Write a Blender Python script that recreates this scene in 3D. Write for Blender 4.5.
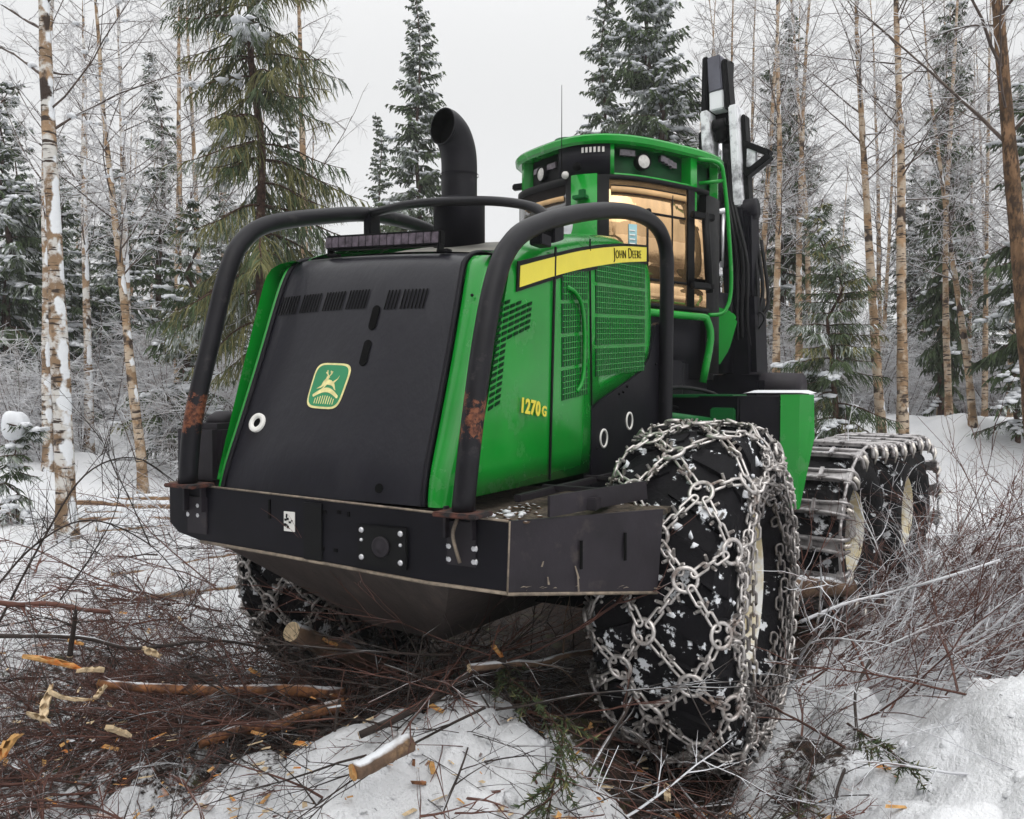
import bpy, bmesh, math, random
import numpy as np
from mathutils import Vector, Matrix
R = math.radians
for o in list(bpy.data.objects): bpy.data.objects.remove(o)
sc = bpy.context.scene
COL = sc.collection

# ---------------------------------------------------------------- camera, sky, sun, exposure
cam_d = bpy.data.cameras.new('camera'); cam = bpy.data.objects.new('camera', cam_d); COL.objects.link(cam)
CAM = Vector((2.374, -2.624, 1.84)); YAW = 29.0; PITCH = -1.36; FPX = 820.0
cam.location = CAM; cam.rotation_euler = (R(90 + PITCH), 0, R(YAW))
cam_d.sensor_width = 36; cam_d.lens = FPX / 1024 * 36; cam_d.clip_end = 2000; cam_d.clip_start = .05
sc.camera = cam
world = bpy.data.worlds.new('World'); sc.world = world; world.use_nodes = True
wn = world.node_tree.nodes; wl = world.node_tree.links; wn.clear()
SUN_EL, SUN_AZ = 50.0, 140.0      # overcast: the sun is only a wide soft glow high behind the photographer
sky = wn.new('ShaderNodeTexSky'); sky.sky_type = 'NISHITA'; sky.sun_disc = False
sky.sun_elevation = R(SUN_EL); sky.sun_rotation = R(SUN_AZ); sky.air_density = 1.0; sky.dust_density = 4.0
hs = wn.new('ShaderNodeHueSaturation'); hs.inputs['Saturation'].default_value = .10
wl.new(sky.outputs[0], hs.inputs['Color'])
mixw = wn.new('ShaderNodeMix'); mixw.data_type = 'RGBA'; mixw.inputs[0].default_value = .88   # cloud deck over the clear sky
wl.new(hs.outputs[0], mixw.inputs[6]); mixw.inputs[7].default_value = (7.55, 7.6, 7.65, 1)
# the cloud deck is brighter overhead than towards the horizon, as overcast skies are
gco = wn.new('ShaderNodeTexCoord'); gsx = wn.new('ShaderNodeSeparateXYZ'); wl.new(gco.outputs['Generated'], gsx.inputs[0])
gmr = wn.new('ShaderNodeMapRange'); gmr.interpolation_type = 'SMOOTHSTEP'; gmr.inputs[1].default_value = .30; gmr.inputs[2].default_value = .95; gmr.inputs[3].default_value = .93; gmr.inputs[4].default_value = 1.95; wl.new(gsx.outputs[2], gmr.inputs[0])
gmu = wn.new('ShaderNodeVectorMath'); gmu.operation = 'SCALE'; wl.new(mixw.outputs[2], gmu.inputs[0]); wl.new(gmr.outputs[0], gmu.inputs['Scale'])
bg = wn.new('ShaderNodeBackground'); bg.inputs['Strength'].default_value = .10
wo = wn.new('ShaderNodeOutputWorld'); wl.new(gmu.outputs[0], bg.inputs['Color']); wl.new(bg.outputs[0], wo.inputs[0])
sun_d = bpy.data.lights.new('sun', 'SUN'); sun = bpy.data.objects.new('sun', sun_d); COL.objects.link(sun)
sun_d.energy = .9; sun_d.angle = R(60); sun_d.color = (1, .97, .93)
_az = R(SUN_AZ); sdir = Vector((math.sin(_az) * math.cos(R(SUN_EL)), math.cos(_az) * math.cos(R(SUN_EL)), math.sin(R(SUN_EL))))
sun.rotation_euler = sdir.to_track_quat('Z', 'Y').to_euler(); sun.location = (0, 0, 30)
sc.view_settings.view_transform = 'Standard'; sc.view_settings.look = 'None'; sc.view_settings.gamma = 1
sc.view_settings.use_curve_mapping = False; sc.view_settings.exposure = 0.34
sc.cycles.max_bounces = 6; sc.cycles.diffuse_bounces = 3; sc.cycles.glossy_bounces = 3; sc.cycles.transparent_max_bounces = 8
sc.cycles.use_denoising = True
try: sc.cycles.denoiser = 'OPENIMAGEDENOISE'
except Exception: pass

_y = R(YAW); _p = R(PITCH)
FW = Vector((-math.sin(_y) * math.cos(_p), math.cos(_y) * math.cos(_p), math.sin(_p)))
RT = Vector((math.cos(_y), math.sin(_y), 0)); UP = RT.cross(FW)
def at(px, d, py=390.0):
    """world point seen at a pixel column (and row) at a depth in metres"""
    return CAM + (FW + RT * ((px - 512) / FPX) - UP * ((py - 409.5) / FPX)) * d

# ---------------------------------------------------------------- materials
def mat(name, col, rough=.5, metal=0., var=.0, vscale=6., bump=0., bscale=30., dirt=None, dscale=4., dthr=.55, dsoft=.1,
        snow=0., sthr=.55, snoise=5., spec=.5, coords='Object', stretch=(1, 1, 1), droughness=.9, bdist=.01, clear=0.):
    """procedural surface: base colour with variation, optional dirt or rust patches, optional snow lying on up-facing sides"""
    m = bpy.data.materials.new(name); m.use_nodes = True
    N = m.node_tree.nodes; L = m.node_tree.links; b = N['Principled BSDF']
    b.inputs['Roughness'].default_value = rough; b.inputs['Metallic'].default_value = metal
    b.inputs['Specular IOR Level'].default_value = spec
    if clear: b.inputs['Coat Weight'].default_value = clear; b.inputs['Coat Roughness'].default_value = .15
    tc = N.new('ShaderNodeTexCoord'); mp = N.new('ShaderNodeMapping'); mp.inputs['Scale'].default_value = stretch
    L.new(tc.outputs[coords], mp.inputs[0]); V = mp.outputs[0]
    def noise(scale, detail=4, rgh=.6, vec=V):
        n = N.new('ShaderNodeTexNoise'); n.inputs['Scale'].default_value = scale; n.inputs['Detail'].default_value = detail
        n.inputs['Roughness'].default_value = rgh; L.new(vec, n.inputs['Vector']); return n.outputs['Fac']
    def ramp(f, a, c):
        r = N.new('ShaderNodeMapRange'); r.inputs[1].default_value = a; r.inputs[2].default_value = c; L.new(f, r.inputs[0]); return r.outputs[0]
    def mix(f, A, B):
        x = N.new('ShaderNodeMix'); x.data_type = 'RGBA'
        if isinstance(f, float): x.inputs[0].default_value = f
        else: L.new(f, x.inputs[0])
        for k, s in ((6, A), (7, B)):
            if isinstance(s, tuple): x.inputs[k].default_value = (*s[:3], 1)
            else: L.new(s, x.inputs[k])
        return x.outputs[2]
    c = tuple(col)
    rg = None
    if var:
        f = ramp(noise(vscale), .3, .7)
        c = mix(f, tuple(max(0, k * (1 - var)) for k in col), tuple(min(1, k * (1 + var)) for k in col))
    if dirt is not None:
        f = ramp(noise(dscale, 6, .65), dthr, dthr + dsoft); c = mix(f, c, dirt)
        r_ = N.new('ShaderNodeMix'); r_.data_type = 'FLOAT'; L.new(f, r_.inputs[0]); r_.inputs[2].default_value = rough; r_.inputs[3].default_value = droughness; rg = r_.outputs[0]
        if metal:
            q = N.new('ShaderNodeMath'); q.operation = 'MULTIPLY_ADD'; L.new(f, q.inputs[0]); q.inputs[1].default_value = -metal; q.inputs[2].default_value = metal; L.new(q.outputs[0], b.inputs['Metallic'])
    if snow:
        g = N.new('ShaderNodeNewGeometry'); sx = N.new('ShaderNodeSeparateXYZ'); L.new(g.outputs['Normal'], sx.inputs[0])
        a = N.new('ShaderNodeMath'); a.operation = 'MULTIPLY_ADD'; L.new(noise(snoise, 4, .6, tc.outputs['Object']), a.inputs[0]); a.inputs[1].default_value = 1.4; a.inputs[2].default_value = -.7 + (snow - .5)
        q = N.new('ShaderNodeMath'); q.operation = 'ADD'; L.new(sx.outputs[2], q.inputs[0]); L.new(a.outputs[0], q.inputs[1])
        f = ramp(q.outputs[0], sthr, sthr + .25); c = mix(f, c, (.68, .70, .73))
    if isinstance(c, tuple): b.inputs['Base Color'].default_value = (*c[:3], 1)
    else: L.new(c, b.inputs['Base Color'])
    if rg is not None: L.new(rg, b.inputs['Roughness'])
    elif rough > .15 and var:
        f = noise(vscale * 2.3); r_ = N.new('ShaderNodeMapRange'); r_.inputs[3].default_value = max(.05, rough - .12); r_.inputs[4].default_value = min(1, rough + .12); L.new(f, r_.inputs[0]); L.new(r_.outputs[0], b.inputs['Roughness'])
    if bump:
        bn = N.new('ShaderNodeBump'); bn.inputs['Strength'].default_value = bump; bn.inputs['Distance'].default_value = bdist
        L.new(noise(bscale, 5, .65), bn.inputs['Height']); L.new(bn.outputs[0], b.inputs['Normal'])
    return m

M = {}
M['green'] = mat('green_paint', (.004, .245, .022), .22, var=.12, vscale=3, dirt=(.075, .235, .08), dscale=5, dthr=.57, dsoft=.22, droughness=.65, spec=.35, bump=.05, bscale=3, bdist=.03, clear=.2)
M['green_dark'] = mat('green_paint_deep', (.004, .105, .022), .42, var=.15, vscale=4, spec=.3)
M['black'] = mat('black_paint', (.0065, .006, .009), .45, var=.3, vscale=5, bump=.08, bscale=4, bdist=.03, dirt=(.022, .02, .022), dscale=3.5, dthr=.58, dsoft=.25, droughness=.62, spec=.14)
M['panel'] = mat('dark_tailgate_paint', (.0125, .012, .0165), .3, var=.12, vscale=3, bump=.14, bscale=2.2, bdist=.05, dirt=(.021, .020, .024), dscale=3.0, dthr=.55, dsoft=.35, droughness=.42, spec=.3, stretch=(2.2, 2.2, .7))
M['tube'] = mat('worn_black_tube', (.009, .0085, .011), .42, var=.3, vscale=8, dirt=(.03, .028, .03), dscale=9, dthr=.6, dsoft=.08, droughness=.6, spec=.2)
def add_rust(m):
    N = m.node_tree.nodes; L = m.node_tree.links; b = N['Principled BSDF']; old = b.inputs['Base Color'].links[0].from_socket
    tc = N.new('ShaderNodeTexCoord'); s = N.new('ShaderNodeSeparateXYZ'); L.new(tc.outputs['Object'], s.inputs[0])
    def mr(f, a, c, lo=0., hi=1.):
        r = N.new('ShaderNodeMapRange'); r.inputs[1].default_value = a; r.inputs[2].default_value = c; r.inputs[3].default_value = lo; r.inputs[4].default_value = hi; L.new(f, r.inputs[0]); return r.outputs[0]
    def mul(a, c):
        q = N.new('ShaderNodeMath'); q.operation = 'MULTIPLY'; L.new(a, q.inputs[0]); L.new(c, q.inputs[1]); return q.outputs[0]
    n = N.new('ShaderNodeTexNoise'); n.inputs['Scale'].default_value = 13; n.inputs['Detail'].default_value = 7; n.inputs['Roughness'].default_value = .7; L.new(tc.outputs['Object'], n.inputs['Vector'])
    zone = mul(mul(mr(s.outputs[2], 1.54, 1.66), mr(s.outputs[2], 1.92, 1.80)), mr(s.outputs[1], -2.2, -2.3))
    f = mr(mul(mr(n.outputs['Fac'], .2, .8), zone), .44, .50)
    n2 = N.new('ShaderNodeTexNoise'); n2.inputs['Scale'].default_value = 60; L.new(tc.outputs['Object'], n2.inputs['Vector'])
    rc = N.new('ShaderNodeMix'); rc.data_type = 'RGBA'; L.new(mr(n2.outputs['Fac'], .35, .65), rc.inputs[0]); rc.inputs[6].default_value = (.05, .018, .012, 1); rc.inputs[7].default_value = (.20, .075, .04, 1)
    x = N.new('ShaderNodeMix'); x.data_type = 'RGBA'; L.new(f, x.inputs[0]); L.new(old, x.inputs[6]); L.new(rc.outputs[2], x.inputs[7]); L.new(x.outputs[2], b.inputs['Base Color'])
add_rust(M['tube'])
M['rust'] = mat('rusty_bare_steel', (.085, .028, .018), .85, var=.6, vscale=30, bump=.4, bscale=60, dirt=(.012, .011, .012), dscale=14, dthr=.5)
M['steel_dark'] = mat('weathered_dark_steel', (.018, .0145, .019), .55, spec=.3, var=.35, vscale=5, dirt=(.08, .065, .06), dscale=6, dthr=.6, dsoft=.2, bump=.15, bscale=25)
M['bare'] = mat('scraped_edge_steel', (.2, .16, .12), .6, var=.5, vscale=30)
M['belly'] = mat('muddy_belly_plate', (.045, .034, .03), .65, var=.4, vscale=5, dirt=(.12, .095, .08), dscale=5, dthr=.6, dsoft=.2, bump=.3, bscale=20, stretch=(3, 1, 1))
M['grit'] = mat('needle_litter', (.09, .07, .05), .95, var=.7, vscale=60, bump=.8, bscale=80, dirt=(.03, .022, .015), dscale=20, dthr=.5)
M['yellow'] = mat('yellow_decal', (.80, .68, .06), .4, var=.05)
M['emblem_cream'] = mat('emblem_cream', (.74, .66, .30), .5, var=.2, vscale=30)
M['decal_black'] = mat('black_decal', (.006, .006, .0065), .5, var=.2, spec=.14)
M['emblem_green'] = mat('emblem_green', (.02, .22, .09), .45, var=.1)
M['rubber'] = mat('tyre_rubber', (.005, .0045, .006), .6, var=.3, vscale=12, dirt=(.70, .72, .75), dscale=10, dthr=.585, dsoft=.03, bump=.7, bscale=26, spec=.12)
M['rubber_clean'] = mat('old_tyre_rubber', (.007, .0065, .0075), .65, var=.4, vscale=10, dirt=(.7, .72, .75), dscale=9, dthr=.59, dsoft=.04, bump=.4, bscale=30, spec=.12)
M['rim'] = mat('frosted_cream_rim', (.62, .53, .33), .6, var=.2, vscale=6, dirt=(.78, .78, .76), dscale=7, dthr=.45, dsoft=.15)
M['chain'] = mat('worn_chain_steel', (.55, .52, .50), .36, metal=.65, var=.35, vscale=25, dirt=(.13, .085, .065), dscale=9, dthr=.53, dsoft=.16)
M['chain_dark'] = mat('darker_side_chain', (.2, .185, .18), .5, metal=.55, var=.5, vscale=20, dirt=(.06, .045, .035), dscale=15, dthr=.55)
M['track'] = mat('polished_track_steel', (.44, .42, .42), .4, metal=.6, var=.4, vscale=12, dirt=(.06, .05, .048), dscale=9, dthr=.57, dsoft=.1, snow=.5, sthr=1.0, snoise=20)
M['tooth'] = mat('worn_track_tooth', (.66, .62, .57), .45, metal=.3, var=.3, vscale=15)
M['amber'] = mat('amber_tinted_pane', (.70, .45, .23), .04, metal=.8, var=.35, vscale=3.2, bump=.10, bscale=2.0, bdist=.05, spec=.8, stretch=(1, 1, .35))
M['pane_strip'] = mat('orange_pane_strip', (.62, .38, .17), .5, var=.2, vscale=5)  # orange of the frame strips on the panes
M['glass_dark'] = mat('dark_pane', (.02, .017, .016), .08, var=.2, spec=.8)
M['lens'] = mat('lamp_lens', (.6, .58, .55), .15, var=.2, vscale=40)
M['lens_dark'] = mat('light_bar_lens', (.11, .09, .11), .12, var=.5, vscale=30, spec=.8)
M['hole'] = mat('vent_hole', (.003, .003, .003), .9, spec=.1)
M['mesh'] = mat('deep_green_mesh', (.003, .045, .011), .6, spec=.2)
M['bolt'] = mat('bright_bolt', (.62, .62, .64), .35, metal=.7)
M['white'] = mat('white_plastic', (.75, .74, .70), .5)
M['boom'] = mat('snowy_boom_steel', (.30, .30, .32), .5, var=.3, vscale=4, dirt=(.78, .79, .81), dscale=4, dthr=.38, dsoft=.1, bump=.3, bscale=12)
M['chrome'] = mat('chromed_rod', (.75, .75, .77), .14, metal=1.)
M['hose'] = mat('hydraulic_hose', (.007, .007, .008), .55, spec=.25)
M['grey_top'] = mat('frosty_hood_top', (.07, .068, .06), .5, var=.3, vscale=4, dirt=(.23, .22, .19), dscale=2, dthr=.3, dsoft=.3)
M['wood_end'] = mat('fresh_cut_wood', (.52, .29, .10), .8, var=.4, vscale=40, dirt=(.50, .16, .03), dscale=14, dthr=.5, bump=.5, bscale=60)
M['wood_pale'] = mat('pale_splintered_wood', (.56, .43, .27), .8, var=.35, vscale=40, bump=.5, bscale=60, dirt=(.30, .16, .07), dscale=18, dthr=.58)
M['peeled'] = mat('peeled_orange_log', (.23, .095, .035), .8, var=.6, vscale=14, dirt=(.055, .024, .015), dscale=11, dthr=.46, dsoft=.12, bump=.7, bscale=25, snow=.42, sthr=.75)
M['logbark'] = mat('log_bark', (.13, .08, .05), .85, var=.6, vscale=12, bump=.6, bscale=30, dirt=(.3, .19, .10), dscale=8, dthr=.58, snow=.5, sthr=.62)
M['logsnow'] = mat('snow_plastered_log', (.10, .06, .038), .85, var=.6, vscale=12, bump=.6, bscale=30, snow=.95, sthr=.45, snoise=6)
M['logpale'] = mat('stacked_pale_log', (.30, .185, .10), .8, var=.5, vscale=8, bump=.4, bscale=20, snow=.8, sthr=.25)
M['twig_red'] = mat('red_brown_twig', (.11, .046, .033), .8, var=.5, vscale=5, snow=.22, sthr=.66, snoise=4)
M['twig_dark'] = mat('dark_twig', (.032, .022, .018), .85, var=.5, vscale=8, snow=.28, sthr=.66, snoise=3)
M['twig_frost'] = mat('frosted_twig', (.17, .115, .11), .85, var=.5, vscale=4, dirt=(.64, .64, .67), dscale=3.5, dthr=.43, dsoft=.1, snow=.5, sthr=.45)
M['twig_far'] = mat('hoar_frosted_twig', (.33, .295, .285), .9, var=.3, vscale=3, dirt=(.68, .68, .70), dscale=2.2, dthr=.40, dsoft=.15, snow=.5, sthr=.5)
M['bark_dark'] = mat('birch_limb_bark', (.085, .06, .048), .85, var=.5, vscale=10, snow=.45, sthr=.6)
M['spruce_bark'] = mat('spruce_bark', (.062, .034, .024), .9, var=.6, vscale=14, bump=.8, bscale=40, dirt=(.16, .12, .095), dscale=9, dthr=.58, spec=.2)
M['niche'] = mat('shaded_niche_paint', (.003, .045, .012), .5, var=.3, spec=.2)  # darker green: shade of the recess put into the colour
M['needle'] = mat('spruce_needles', (.042, .066, .022), .75, var=.45, vscale=1.7)
M['needle_warm'] = mat('olive_spruce_needles', (.13, .125, .04), .75, var=.4, vscale=1.5)
M['needle_frost'] = mat('frosted_needles', (.22, .25, .21), .85, var=.35, vscale=5, dirt=(.7, .72, .74), dscale=6, dthr=.5)
M['snowlump'] = mat('lumped_snow', (.70, .72, .75), .6, bump=.4, bscale=18, var=.03)

M['pine'] = mat('orange_pine_bark', (.17, .10, .055), .88, var=.65, vscale=7, dirt=(.06, .038, .025), dscale=12, dthr=.47, dsoft=.1, bump=.8, bscale=24, bdist=.02, stretch=(1.5, 1.5, .6), spec=.2)
def birch_mat(name, col, white, plaster):
    m = mat(name, col, .8, var=.45, vscale=4, dirt=white, dscale=4.2, dthr=.47, dsoft=.08, bump=.7, bscale=22, snow=.0, bdist=.02, spec=.25)
    N = m.node_tree.nodes; L = m.node_tree.links; b = N['Principled BSDF']
    old = b.inputs['Base Color'].links[0].from_socket
    tc = N.new('ShaderNodeTexCoord'); mp = N.new('ShaderNodeMapping'); mp.inputs['Scale'].default_value = (4, 4, 26); L.new(tc.outputs['Object'], mp.inputs[0])
    def nz(vec, s, d):
        n = N.new('ShaderNodeTexNoise'); n.inputs['Scale'].default_value = s; n.inputs['Detail'].default_value = d; L.new(vec, n.inputs['Vector']); return n.outputs['Fac']
    def rp(f, a, c):
        r = N.new('ShaderNodeMapRange'); r.inputs[1].default_value = a; r.inputs[2].default_value = c; L.new(f, r.inputs[0]); return r.outputs[0]
    f1 = rp(nz(mp.outputs[0], 1.3, 4), .575, .63)
    f2 = rp(nz(tc.outputs['Object'], 3.6, 6), .585, .635)
    mx = N.new('ShaderNodeMath'); mx.operation = 'MAXIMUM'; L.new(f1, mx.inputs[0]); L.new(f2, mx.inputs[1])
    x = N.new('ShaderNodeMix'); x.data_type = 'RGBA'; L.new(mx.outputs[0], x.inputs[0]); L.new(old, x.inputs[6]); x.inputs[7].default_value = (.05, .035, .028, 1)
    # snow blown onto one side of the stem
    g = N.new('ShaderNodeNewGeometry'); dt = N.new('ShaderNodeVectorMath'); dt.operation = 'DOT_PRODUCT'; L.new(g.outputs['Normal'], dt.inputs[0]); dt.inputs[1].default_value = (.86, .1, .5)
    q = N.new('ShaderNodeMath'); q.operation = 'MULTIPLY_ADD'; L.new(nz(tc.outputs['Object'], 2.6, 6), q.inputs[0]); q.inputs[1].default_value = 4.5; L.new(dt.outputs['Value'], q.inputs[2])
    f3 = rp(q.outputs[0], 3.75 - .75 * plaster, 3.9 - .75 * plaster)
    y = N.new('ShaderNodeMix'); y.data_type = 'RGBA'; L.new(f3, y.inputs[0]); L.new(x.outputs[2], y.inputs[6]); y.inputs[7].default_value = (.8, .82, .85, 1)
    L.new(y.outputs[2], b.inputs['Base Color']); return m
M['birch'] = birch_mat('birch_bark', (.27, .18, .11), (.62, .60, .57), 1.0)
M['birch_tan'] = birch_mat('tan_birch_bark', (.29, .19, .11), (.46, .37, .28), .45)

# ---------------------------------------------------------------- mesh building
class MB:
    def __init__(s): s.v = []; s.f = []; s.m = []; s.sm = []; s.mi = 0; s.smooth = True; s.T = None
    def add(s, vs, fs, smooth=None):
        b = len(s.v)
        if s.T is not None: vs = [tuple(s.T @ Vector(p)) for p in vs]
        s.v.extend(vs); sm = s.smooth if smooth is None else smooth
        for f in fs: s.f.append([b + i for i in f]); s.m.append(s.mi); s.sm.append(sm)
    def tube(s, pts, r, n=8, cap=True, r1=None, flat=1.0, smooth=True):
        k = len(pts); P = [Vector(p) for p in pts]
        rs = list(r) if isinstance(r, (list, tuple)) else [r + ((r1 if r1 is not None else r) - r) * i / (k - 1) for i in range(k)]
        vs = []; fs = []; prev = None
        for i in range(k):
            d = (P[min(i + 1, k - 1)] - P[max(i - 1, 0)])
            if d.length < 1e-9: d = Vector((0, 0, 1))
            d.normalize()
            if prev is None:
                a = Vector((0, 0, 1)) if abs(d.z) < .9 else Vector((1, 0, 0)); u = d.cross(a).normalized()
            else:
                u = prev - d * prev.dot(d)
                u = u.normalized() if u.length > 1e-6 else d.orthogonal().normalized()
            prev = u; w = d.cross(u)
            for j in range(n):
                t = 2 * math.pi * j / n
                q = P[i] + u * (rs[i] * math.cos(t)) + w * (rs[i] * flat * math.sin(t)); vs.append((q.x, q.y, q.z))
        for i in range(k - 1):
            for j in range(n):
                a = i * n + j; b2 = i * n + (j + 1) % n; fs.append((a, b2, b2 + n, a + n))
        if cap: fs.append(tuple(range(n - 1, -1, -1))); fs.append(tuple(range((k - 1) * n, k * n)))
        s.add(vs, fs, smooth)
    def twig(s, pts, r0, r1):
        """three sided tapered tube, fast"""
        k = len(pts); d = pts[-1] - pts[0]
        a = Vector((0, 0, 1)) if abs(d.z) < .9 * d.length else Vector((1, 0, 0))
        u = d.cross(a); u.normalize(); w = d.cross(u); w.normalize()
        vs = []; fs = []
        for i, p in enumerate(pts):
            r = r0 + (r1 - r0) * i / (k - 1)
            for cx, cy in ((1, 0), (-.5, .866), (-.5, -.866)):
                q = p + u * (r * cx) + w * (r * cy); vs.append((q.x, q.y, q.z))
        for i in range(k - 1):
            o = i * 3
            fs += [(o, o + 1, o + 4, o + 3), (o + 1, o + 2, o + 5, o + 4), (o + 2, o, o + 3, o + 5)]
        s.add(vs, fs, True)
    def box(s, c, d, bev=0., rot=None):
        x, y, z = d[0] / 2, d[1] / 2, d[2] / 2
        bm = bmesh.new(); bmesh.ops.create_cube(bm, size=1)
        for v in bm.verts: v.co = Vector((v.co.x * d[0], v.co.y * d[1], v.co.z * d[2]))
        if bev: bmesh.ops.bevel(bm, geom=bm.edges[:], offset=bev, segments=2, affect='EDGES')
        Mx = Matrix.Translation(c) @ (rot.to_4x4() if rot else Matrix())
        bm.verts.index_update()
        s.add([tuple(Mx @ v.co) for v in bm.verts], [[v.index for v in f.verts] for f in bm.faces], False); bm.free()
    def prism(s, poly, axis, a, b, bev=0.):
        """polygon in the plane normal to axis, extruded from a to b"""
        def put(p, h): return {'x': (h, p[0], p[1]), 'y': (p[0], h, p[1]), 'z': (p[0], p[1], h)}[axis]
        bm = bmesh.new(); n = len(poly)
        A = [bm.verts.new(put(p, a)) for p in poly]; B = [bm.verts.new(put(p, b)) for p in poly]
        bm.faces.new(A); bm.faces.new(B[::-1])
        for i in range(n): bm.faces.new((A[i], B[i], B[(i + 1) % n], A[(i + 1) % n]))
        bmesh.ops.recalc_face_normals(bm, faces=bm.faces[:])
        if bev: bmesh.ops.bevel(bm, geom=bm.edges[:], offset=bev, segments=2, affect='EDGES')
        bm.verts.index_update()
        s.add([tuple(v.co) for v in bm.verts], [[v.index for v in f.verts] for f in bm.faces], False); bm.free()
    def lathe(s, prof, n=48, axis='x', c=(0, 0, 0), smooth=True):
        """profile of (along axis, radius)"""
        vs = []; fs = []; k = len(prof)
        for i in range(n):
            t = 2 * math.pi * i / n; ct, st = math.cos(t), math.sin(t)
            for x, r in prof:
                vs.append({'x': (c[0] + x, c[1] + r * ct, c[2] + r * st), 'y': (c[0] + r * ct, c[1] + x, c[2] + r * st), 'z': (c[0] + r * ct, c[1] + r * st, c[2] + x)}[axis])
        for i in range(n):
            for j in range(k - 1):
                a = i * k + j; b = ((i + 1) % n) * k + j; fs.append((a, a + 1, b + 1, b))
        s.add(vs, fs, smooth)
    def grid(s, rows, closed=False, smooth=True):
        k = len(rows[0]); vs = [tuple(p) for r in rows for p in r]; fs = []
        for i in range(len(rows) - 1):
            for j in range(k if closed else k - 1):
                a = i * k + j; b = i * k + (j + 1) % k; fs.append((a, b, b + k, a + k))
        s.add(vs, fs, smooth)
    def blob(s, c, rad, seed=0, sub=2, amp=.25, flat=1.0):
        bm = bmesh.new(); bmesh.ops.create_icosphere(bm, subdivisions=sub, radius=1); rg = random.Random(seed)
        ph = [(rg.uniform(1, 3), rg.uniform(0, 6), rg.uniform(1, 3), rg.uniform(0, 6)) for _ in range(3)]
        for v in bm.verts:
            k = 1
            for i, (a, b, c2, d) in enumerate(ph): k += amp * .5 * math.sin(a * v.co[i] + b) * math.sin(c2 * v.co[(i + 1) % 3] * 2 + d)
            v.co *= k
        bm.verts.index_update(); r = rad if isinstance(rad, (tuple, list)) else (rad, rad, rad * flat)
        s.add([(c[0] + v.co.x * r[0], c[1] + v.co.y * r[1], c[2] + v.co.z * r[2]) for v in bm.verts], [[v.index for v in f.verts] for f in bm.faces], True); bm.free()
    def mesh(s, name, mats):
        me = bpy.data.meshes.new(name); me.from_pydata(s.v, [], s.f)
        for m in (mats if isinstance(mats, (list, tuple)) else [mats]): me.materials.append(M[m] if isinstance(m, str) else m)
        me.polygons.foreach_set('material_index', s.m); me.polygons.foreach_set('use_smooth', s.sm); me.update(); return me
    def build(s, name, mats, parent=None, origin=None):
        """link as one object; verts are given in world space when origin is the parent's world origin"""
        if origin is not None:
            ox, oy, oz = origin; s.v = [(p[0] - ox, p[1] - oy, p[2] - oz) for p in s.v]
        o = bpy.data.objects.new(name, s.mesh(name, mats)); COL.objects.link(o)
        if parent: o.parent = parent
        return o

def islands(mb):
    """the separate pieces of a builder, each as a builder of its own"""
    par = list(range(len(mb.v)))
    def find(a):
        while par[a] != a: par[a] = par[par[a]]; a = par[a]
        return a
    for f in mb.f:
        r0 = find(f[0])
        for i in f[1:]: par[find(i)] = r0
    out = {}
    for f, m_, s_ in zip(mb.f, mb.m, mb.sm):
        k = find(f[0]); q = out.setdefault(k, (MB(), {})); nb, mp = q; g = []
        for i in f:
            if i not in mp: mp[i] = len(nb.v); nb.v.append(mb.v[i])
            g.append(mp[i])
        nb.f.append(g); nb.m.append(m_); nb.sm.append(s_)
    return [q[0] for q in out.values()]
def tag(o, label=None, cat=None, group=None, kind=None):
    if label: o['label'] = label
    if cat: o['category'] = cat
    if group: o['group'] = group
    if kind: o['kind'] = kind
    return o
def empty(name, loc, rz=0.):
    o = bpy.data.objects.new(name, None); COL.objects.link(o); o.location = loc; o.rotation_euler = (0, 0, rz); o.empty_display_size = .2
    return o
def copy_tree(o, parent=None):
    kids = list(o.children)
    c = o.copy(); COL.objects.link(c)
    if parent is not None: c.parent = parent
    for k in kids: copy_tree(k, c)
    return c
def bez(pts, n=6):
    """smooth curve through points (Catmull-Rom)"""
    P = [Vector(p) for p in pts]; Q = [P[0] * 2 - P[1]] + P + [P[-1] * 2 - P[-2]]; out = []
    for i in range(1, len(Q) - 2):
        for k in range(n):
            t = k / n; a, b, c, d = Q[i - 1], Q[i], Q[i + 1], Q[i + 2]
            out.append(.5 * ((2 * b) + (c - a) * t + (2 * a - 5 * b + 4 * c - d) * t * t + (3 * b - a - 3 * c + d) * t ** 3))
    out.append(P[-1]); return out
def text_mesh(mb, body, size, T, sizes=None, offset=0., align='LEFT', space=1.0):
    """lettering as flat extruded mesh, placed with the matrix T (local x right, y up, z out)"""
    cu = bpy.data.curves.new('lettering', 'FONT'); cu.body = body; cu.size = size; cu.extrude = .0015; cu.offset = offset; cu.align_x = align; cu.resolution_u = 3; cu.space_character = space
    if sizes:
        cu.small_caps_scale = sizes[1]
        for i, ch in enumerate(sizes[0]):
            if ch == 's': cu.body_format[i].use_small_caps = True
    o = bpy.data.objects.new('lettering', cu); COL.objects.link(o)
    dg = bpy.context.evaluated_depsgraph_get(); me = bpy.data.meshes.new_from_object(o.evaluated_get(dg))
    mb.add([tuple(T @ v.co) for v in me.vertices], [list(p.vertices) for p in me.polygons], False)
    w = max((v.co.x for v in me.vertices), default=0)
    bpy.data.objects.remove(o); bpy.data.curves.remove(cu); bpy.data.meshes.remove(me); return w
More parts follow.
